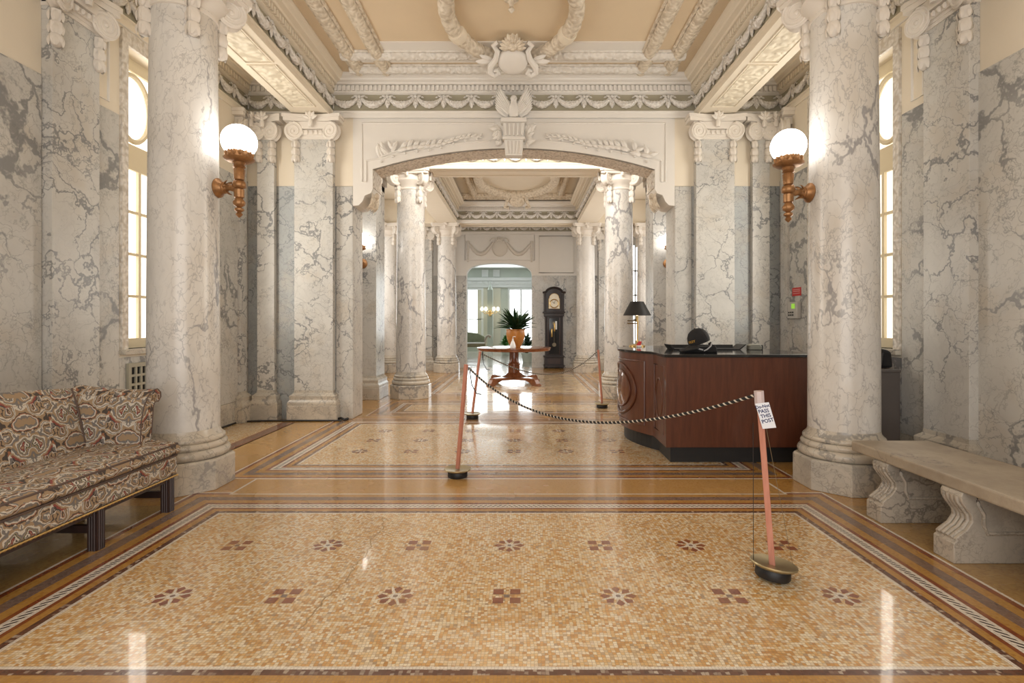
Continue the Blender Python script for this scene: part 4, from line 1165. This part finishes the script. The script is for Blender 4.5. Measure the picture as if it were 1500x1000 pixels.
# ------------------------------------------------------------------ stanchions
def stanchion(name, bx_, by, tx, ty, h, label, tilt=(0,0), hexr=.021, base_r=.118):
    r = empty(name, (bx_, by, 0)); tag(r, label, 'post')
    A = RX(tilt[0]) @ RY(tilt[1])
    m = MB(); m.lathe([(.082,-.0),(.088,.01),(.086,.05),(.08,.058)], 32, 0, T(0,0,.012 if any(tilt) else 0) @ A); m.build('rubber_foot', M_BLACK, r, ang=50)
    m = MB(); m.lathe([(.086,.050),(base_r*.96,.062),(base_r,.070),(base_r*.97,.076),(.07,.070),(.03,.066)], 40, 0, T(0,0,.012 if any(tilt) else 0) @ A); m.build('dish_base', M_DISH, r, ang=50)
    top = Vector((tx-bx_, ty-by, h)); bot = Vector((0,0,.07))
    m = MB(); m.tube([bot, top], hexr, 4, up=(1,.35,0)); p = m.build('pole', M_PINK, r, smooth=False, bevel=.003)
    return r, top + Vector((bx_, by, 0))
P1, t1 = stanchion('rope_post', -.458, 4.64, -.385, 4.66, .99, 'salmon wooden post on a small dish base, nearest the sofa side')
P2, t2 = stanchion('rope_post', -.592, 7.50, -.482, 7.52, .955, 'salmon wooden post on a dish base, leaning in front of the round table')
P3, t3 = stanchion('rope_post', 1.405, 8.45, 1.345, 8.46, .93, 'salmon wooden post standing by the far column near the desk end')
P4, t4 = stanchion('rope_post', 1.43, 2.78, 1.367, 2.80, .992, 'salmon wooden post with a handwritten paper sign, on a tilted dish base', tilt=(R(-3), R(7)))
for (pp, tt, s) in ((P1, t1, 1),(P2, t2, 1)):
    m = MB(); b = tt - Vector(pp.location)
    m.tube([b+Vector((.02,-.02,-.05)), b+Vector((.05,-.03,-.02)), b+Vector((.035,-.02,-.06)), b+Vector((.05,0,-.18)), b+Vector((.09,.02,-.26)), b+Vector((.13,.03,-.27))], .005, 6); m.build('loose_cord', M_BLACK, pp)
m = MB(); b = t4 - Vector(P4.location)
m.tube([b+Vector((-.03,.0,-.17)), Vector((-.10,.0,.065))], .0018, 5); m.build('guy_string', M_BLACK, P4)
m = MB(); m.tube([b+Vector((.035,.0,-.17)), Vector((.112,.0,.05))], .0013, 5); m.build('guy_string', plain('string', (.20,.15,.08), .7), P4)
m = MB(); m.tube([b+Vector((0,-.0,-.0)), b+Vector((.005,0,-.075))], .026, 8); m.build('tape_wrap', plain('tape', (.62,.52,.52), .5), P4)
def rope(a, b, sag, label, k=110, sagx=.5):
    a, b = Vector(a), Vector(b); pts = []
    for i in range(k+1):
        t = i/k; p = a.lerp(b, t); p.z -= sag*4*t*(1-t)*(1 + (t-.5)*(sagx))
        pts.append(p)
    m = MB(); m.tube(pts, .0088, 8, uvl=30)
    o = m.build('barrier_rope', M_TWIST); tag(o, label, 'rope'); return o
rope(t1+Vector((.025,-.02,-.03)), t4+Vector((-.025,.0,-.025)), .30, 'black and white twisted rope sagging from near post to the sign post', sagx=-.3)
rope(t2+Vector((.025,-.02,-.03)), t3+Vector((-.025,0,-.03)), .33, 'black and white twisted rope sagging between the two far posts')
# sign
d = (t4 - Vector(P4.location) - Vector((0,0,.07))).normalized()
ax = Vector((1,0,.10)).normalized(); up = d.copy(); nn = ax.cross(up).normalized(); up = nn.cross(ax)
MS = Matrix(((ax.x, up.x, nn.x, 0),(ax.y, up.y, nn.y, 0),(ax.z, up.z, nn.z, 0),(0,0,0,1)))
MS = RZ(0) @ MS
ctr = t4 + (Vector((0,0,0)) - d*.125) + Vector((.012,-.033,0))
r = empty('paper_sign', ctr); tag(r, 'white paper note with handwritten blue capitals taped to the front post', 'sign')
SH = Matrix(((1,-.18,0,0),(0,1,0,0),(0,0,1,0),(0,0,0,1)))
m = MB(); m.box(-.036,.036,-.068,.068,-.0005,.0005, 0, MS @ SH); m.build('sheet', M_PAPER, r, smooth=False)
for i, tx in enumerate(('Do-Not', 'PASS', 'THIS', 'POST')):
    tm = text_mb(tx, .027 if i else .0225, MS @ SH @ T((-.003, -.004, 0, .003)[i], .042-.026*i, .001) @ RZ(R((4,2,5,6)[i])), .0003, .0006); tm.build('lettering', M_INK, r, smooth=False)

# ------------------------------------------------------------------ round table, plant, bottle
TZ = .815
r = empty('round_table', (-.055, 11.9, 0)); tag(r, 'round reddish wooden pedestal table with scrolled feet in the far hall', 'table')
m = MB(); m.lathe([(.80,TZ-.07),(.815,TZ-.06),(.82,TZ-.02),(.835,TZ-.012),(.835,TZ-.003),(.825,TZ)], 64); m.build('tabletop', M_TABLE, r, ang=40)
m = MB(); m.lathe([(.30,.16),(.20,.20),(.16,.24),(.135,.25),(.13,.42),(.145,.43),(.145,.455),(.125,.46),(.105,.50),(.105,TZ-.10),(.16,TZ-.08),(.2,TZ-.07)], 12); m.build('pedestal', M_TABLE, r, ang=30)
q = []
for k in range(4):
    a0 = PI/4+k*PI/2
    q.append((.60*math.cos(a0-.10), .60*math.sin(a0-.10))); q.append((.60*math.cos(a0+.10), .60*math.sin(a0+.10)))
    a1 = a0+PI/4
    for da, rr in ((-.25,.30),(0,.25),(.25,.30)): q.append((rr*math.cos(a1+da), rr*math.sin(a1+da)))
m = MB(); m.prism(q, .105, .16, 'z'); m.build('platform', M_TABLE, r, smooth=False, bevel=.006)
for k in range(4):
    a0 = PI/4+k*PI/2
    m = MB(); m.prism([(.40,.105),(.66,.16),(.70,.13),(.74,.05),(.79,.03),(.79,0),(.62,0),(.56,.05),(.48,.075)], -.06, .06, 'y', 0, RZ(a0)); m.build('foot', M_TABLE, r, smooth=False, bevel=.008)
r = empty('potted_plant', (-.02, 11.95, TZ)); tag(r, 'leafy dark green plant in an orange ceramic pot on the round table', 'plant')
m = MB(); m.lathe([(.11,0),(.12,.02),(.165,.10),(.20,.21),(.213,.30),(.208,.37),(.205,.385),(.215,.39),(.215,.41),(.19,.41),(.18,.38)], 36); m.build('pot', M_POT, r, ang=50)
m = MB(); m.lathe([(.18,.375),(.17,.39)], 20); m.build('soil', plain('soil', (.03,.02,.015), .9), r)
m = MB(); random.seed(11)
for k in range(110):
    a = random.uniform(0, 2*PI); el = random.uniform(-.05, 1.35); L = random.uniform(.34, .52)*(1-.30*(el>1.0))
    b0 = Vector((.05*math.cos(a), .05*math.sin(a), .36 + .15*random.random()))
    m.leaf(b0, (math.cos(a)*math.cos(el), math.sin(a)*math.cos(el), math.sin(el)*.9), (-math.cos(a)*math.sin(el), -math.sin(a)*math.sin(el), math.cos(el)+.2), L, .07, .12)
m.build('foliage', M_LEAF, r)
r = empty('pump_bottle', (-.075, 11.40, TZ)); tag(r, 'small white pump bottle in front of the orange pot', 'bottle')
m = MB(); m.lathe([(.05,0),(.062,.01),(.066,.05),(.045,.12),(.022,.17),(.018,.19)], 20); m.build('bottle_body', M_WHITE, r)
m = MB(); m.lathe([(.02,.19),(.02,.205),(.006,.21),(.006,.25)], 12); m.tube([(0,0,.25),(.05,0,.258),(.055,0,.245)], .009, 6); m.build('pump', M_WHITE, r)

# ------------------------------------------------------------------ longcase clock
r = empty('longcase_clock', (1.10, 15.97, 0)); tag(r, 'tall dark longcase clock with arched hood against the marble wall', 'clock')
m = MB()
for sx in (-1,1):
    m.ell((sx*.25,-.17,.03),(.05,.05,.03),10,6)
m.box(-.31,.31,-.22,.20,.05,.11); m.box(-.285,.285,-.20,.20,.11,.34); m.box(-.315,.315,-.225,.20,.34,.38); m.build('plinth', M_CLOCK, r, smooth=False, bevel=.006)
m = MB(); m.box(-.19,.19,-.208,-.2,.15,.31); m.build('plinth_panel', M_DKWOOD, r, smooth=False, bevel=.004)
m = MB(); m.box(-.26,.26,-.17,.20,.38,1.57); tr = m.build('trunk', M_CLOCK, r, smooth=False)
for sx in (-1,1):
    m = MB(); m.lathe([(.03,.38),(.024,.42),(.024,1.53),(.03,1.57)], 10, 0, T(sx*.245,-.175,0)); m.build('quarter_column', M_CLOCK, tr)
m = MB(); m.tube([(-.17,-.175,.42),(.17,-.175,.42),(.17,-.175,1.53),(-.17,-.175,1.53)], .022, 6, True); dr = m.build('door', M_DKWOOD, r)
m = MB(); m.box(-.15,.15,-.174,-.171,.44,1.51); m.build('dark_glass', M_BLKGLOSS, dr, smooth=False)
m = MB(); m.lathe([(.055,0),(.055,.004)], 20, 0, T(0,-.18,1.36) @ RX(PI/2)); m.tube([(0,-.178,1.36),(0,-.178,.75)], .006, 6); m.lathe([(.06,0),(.06,.006)], 20, 0, T(0,-.178,.72) @ RX(PI/2)); m.build('pendulum', plain('dull_brass', (.20,.17,.12), .45, .6), r)
for x, z in ((-.07,.95),(.01,1.12),(.06,1.18)):
    m = MB(); m.lathe([(.022,0),(.026,.01),(.026,.24),(.02,.25)], 10, 0, T(x,-.192,z)); m.build('weight', M_WHITE if x > .03 else M_BRASS, r)
m = MB(); m.box(-.30,.30,-.21,.20,1.57,1.67); m.box(-.335,.335,-.24,.20,1.67,1.715); m.build('waist_moulding', M_CLOCK, r, smooth=False, bevel=.008)
hood = [(-.30,1.715),(.30,1.715),(.30,2.26)] + [(.235*math.cos(a), 2.24+.17*math.sin(a)) for a in [PI*i/14 for i in range(15)]] + [(-.30,2.26)]
m = MB(); m.prism(hood, -.20, .20, 'y'); hd = m.build('hood', M_CLOCK, r, smooth=False)
m = MB()
m.tube([(-.345,-.215,2.28),(-.30,-.215,2.295),(-.245,-.215,2.295)] + [(-.25*math.cos(a), -.215, 2.27+.165*math.sin(a)) for a in [PI*i/14 for i in range(1,14)]] + [(.245,-.215,2.295),(.30,-.215,2.295),(.345,-.215,2.28)], .032, 8); m.build('arched_cornice', M_CLOCK, hd)
for sx in (-1,1):
    m = MB(); m.lathe([(.03,1.715),(.02,1.76),(.022,2.2),(.03,2.26)], 10, 0, T(sx*.265,-.21,0)); m.build('hood_column', M_CLOCK, hd)
dial = [(-.16,1.80),(.16,1.80),(.16,2.10)] + [(.14*math.cos(a), 2.12+.14*math.sin(a)) for a in [PI*i/12 for i in range(13)]] + [(-.16,2.10)]
m = MB(); m.prism(dial, -.208, -.2, 'y'); di = m.build('dial', plain('dial_silver', (.66,.60,.48), .35, .3), r, smooth=False)
m = MB(); m.tube([(x, -.21, z) for x, z in dial], .008, 6, True); m.tube([(.125*math.cos(a), -.21, 1.955+.125*math.sin(a)) for a in [2*PI*i/28 for i in range(28)]], .016, 6, True); m.build('chapter_ring', M_BRASS, di)
m = MB(); m.tube([(0,-.215,1.955),(-.05,-.215,2.01)], .006, 5); m.tube([(0,-.217,1.955),(.03,-.217,2.05)], .005, 5); m.build('hands', M_BLACK, di)

# ------------------------------------------------------------------ sunroom furniture
r = empty('small_sofa', (-2.42, 24.4, 0)); tag(r, 'small olive sofa with white trim and scrolled arm in the sunroom', 'sofa')
m = MB(); m.box(-.9,.9,-.35,.35,.28,.47); m.build('seat', plain('olive_cloth', (.26,.22,.13), .9), r, bevel=.04)
m = MB(); m.prism([(-.9,.45),(.8,.45),(.82,.75),(.5,.90),(.0,.96),(-.9,.9)], .25, .38, 'y'); m.build('backrest', plain('sage_cloth', (.30,.32,.22), .9), r, bevel=.03)
m = MB(); m.tube([(.80,0,.28),(.84,0,.55),(.92,0,.74),(1.02,0,.80),(1.10,0,.76),(1.08,0,.68)], [.04,.04,.05,.06,.06,.04], 10); m.tube([(.80,.3,.28),(.84,.3,.55),(.92,.3,.74)], .04, 8); m.build('armrest', plain('sofa_frame', (.34,.28,.22), .5), r)
m = MB(); m.box(-.92,.86,-.37,-.34,.44,.50); m.build('white_trim', M_WHITE, r, smooth=False, bevel=.008)
for x, y in ((.75,-.3),(-.1,-.3),(.75,.3),(-.8,.3),(-.8,-.3)):
    m = MB(); m.lathe([(.015,0),(.03,.28)], 8, 0, T(x,y,0)); m.build('leg', M_DKWOOD, r)
def floor_plant(x, y, h, n, label, mat, seed):
    r = empty('floor_plant', (x, y, 0)); tag(r, label, 'plant'); random.seed(seed)
    m = MB(); m.lathe([(.16,0),(.22,.30),(.23,.32),(.19,.32),(.18,.28)], 20); m.build('pot', M_SAGE, r)
    m = MB()
    for k in range(n):
        a = random.uniform(0,2*PI); el = random.uniform(.1,1.3)
        m.leaf((0,0,.28+random.uniform(0,h*.4)), (math.cos(a)*math.cos(el), math.sin(a)*math.cos(el), math.sin(el)), (-math.cos(a)*math.sin(el), -math.sin(a)*math.sin(el), math.cos(el)+.1), random.uniform(.3,.55)*h, .11, .2)
    m.build('foliage', mat, r)
floor_plant(-.55, 22.5, .75, 40, 'light green fern on the sunroom floor left of the table pot', M_LEAF2, 3)
floor_plant(.33, 18.6, .95, 40, 'dark leafy floor plant in the sunroom right of the table pot', M_LEAF, 5)

# ------------------------------------------------------------------ wall fittings
r = empty('alarm_panel', (WX-.016, 6.99, 1.53)); r.rotation_euler = (0,0,-PI/2); tag(r, 'grey alarm keypad with green screen on the marble wall', 'alarm panel')
m = MB(); m.box(-.12,.12,-.06,0,-.11,.11); m.build('case', M_GREYBOX, r, smooth=False, bevel=.006)
m = MB(); m.box(-.01,.075,-.064,-.06,.02,.085); m.build('screen', M_LCD, r, smooth=False)
for i in range(3):
    for j in range(2):
        m = MB(); m.box(-.09+i*.05,-.06+i*.05,-.065,-.06,-.075+j*.035,-.055+j*.035); m.build('button', M_BLACK, r, smooth=False)
r = empty('red_notice', (WX-.016, 6.98, 1.775)); r.rotation_euler = (0,0,-PI/2); tag(r, 'small red notice with white lines above the alarm keypad', 'sign')
m = MB(); m.box(-.11,.11,-.004,0,-.055,.055); m.build('plate', M_RED, r, smooth=False)
for z in (.028, .006, -.022):
    m = MB(); m.box(-.085,.085,-.006,-.004,z-.004,z+.004); m.build('white_line', plain('pink_line', (.8,.45,.42), .5), r, smooth=False)
M_VENT = plain('vent_metal', (.42,.40,.32), .5)
r = empty('vent_grille', (-WX+.016, 5.62, .79)); r.rotation_euler = (0,0,PI/2); tag(r, 'cream metal vent grille with square openings under the window by the sofa', 'vent')
m = MB(); m.box(-.45,.45,-.004,0,-.15,.15); m.build('dark_back', M_BLACK, r, smooth=False)
m = MB(); m.box(-.48,.48,-.03,-.004,.13,.17); m.box(-.48,.48,-.03,-.004,-.17,-.13); m.box(-.48,-.44,-.03,-.004,-.13,.13); m.box(.44,.48,-.03,-.004,-.13,.13)
fr = m.build('frame', M_VENT, r, smooth=False)
m = MB()
for i in range(1, 12): m.box(-.44+.88*i/12-.012,-.44+.88*i/12+.012,-.022,-.006,-.13,.13)
for z in (-.045,.045): m.box(-.44,.44,-.02,-.006,z-.012,z+.012)
m.build('grid', M_VENT, fr, smooth=False)
m = MB(); m.tube([(-2.50,7.34,.012),(-2.42,7.36,.03),(-2.36,7.33,.012),(-2.32,7.37,.02)], .018, 6)
o = m.build('black_cable', M_BLACK); tag(o, 'short black cable end on the floor at the arch jamb', 'cable')
for s in (-1,1):
    m = MB(); pts = [(s*(WX-.03),Y0),(s*(WX-.03),4.18)] ; X = WX-.03
    if s < 0: path = [(-X,4.85),(-X,7.12),(-X+.10,7.22),(-3.28,7.27),(-2.38,7.27)]
    else: path = [(X,4.85),(X,7.12),(X-.10,7.22),(3.28,7.27),(3.10,7.27)]
    m.tube([(x,y,.012) for x,y in path], .012, 6); o = m.build('baseboard_left' if s < 0 else 'baseboard_right', M_BLACK)
    tag(o, 'thin black strip along the foot of the %s aisle wall' % ('left' if s < 0 else 'right'), 'baseboard', kind='structure')

# ------------------------------------------------------------------ light
def area(name, loc, rot, sx, sy, power, col=(1,1,1)):
    l = bpy.data.lights.new(name, 'AREA'); l.shape = 'RECTANGLE'; l.size = sx; l.size_y = sy; l.energy = power; l.color = col
    o = bpy.data.objects.new(name, l); COL.objects.link(o); o.location = loc; o.rotation_euler = rot; return o
area('entrance_daylight', (0, Y0+.05, 2.0), (R(96), 0, 0), 4.2, 3.2, 75, (1,.97,.93))
area('entrance_fill', (0, -.6, 3.6), (R(140), 0, 0), 3.5, 1.5, 34, (1,.94,.86))
for s in (-1, 1):
    area('window_daylight', (s*(WX+.10), 5.97, 2.6), (0, R(90)*s, 0), 2.6, 1.3, 34, (1,.95,.86))
for s in (-1, 1):
    area('hall_side_glow', (s*3.9, 12.2, 2.6), (0, R(90)*s, 0), 2.5, 4.0, 75, (1,.95,.88))  # added fill for the far hall columns
area('far_hall_fill', (0, 8.15, 4.5), (R(52), 0, 0), 3.4, .35, 60, (1,.94,.86))  # added fill light hidden above the arch; no cove fitting exists there
area('sunroom_daylight', (-.5, 25.6, 2.2), (R(-90), 0, 0), 6, 3, 130, (.93,.98,1))
area('sunroom_top_fill', (0, 21, 4.2), (0,0,0), 7, 7, 420, (.95,.98,1))  # added overhead area light; the sunroom ceiling has no skylight
wd = bpy.data.worlds.new('world'); SC.world = wd; wd.use_nodes = True
wd.node_tree.nodes['Background'].inputs[0].default_value = (1,.97,.93,1); wd.node_tree.nodes['Background'].inputs[1].default_value = 1.0
SC.view_settings.view_transform = 'Standard'; SC.view_settings.look = 'None'; SC.view_settings.exposure = .5
SC.cycles.use_denoising = True
SC.cycles.max_bounces = 8; SC.cycles.diffuse_bounces = 4; SC.cycles.glossy_bounces = 4
SC.cycles.sample_clamp_indirect = 6
SC.cycles.caustics_reflective = False; SC.cycles.caustics_refractive = False
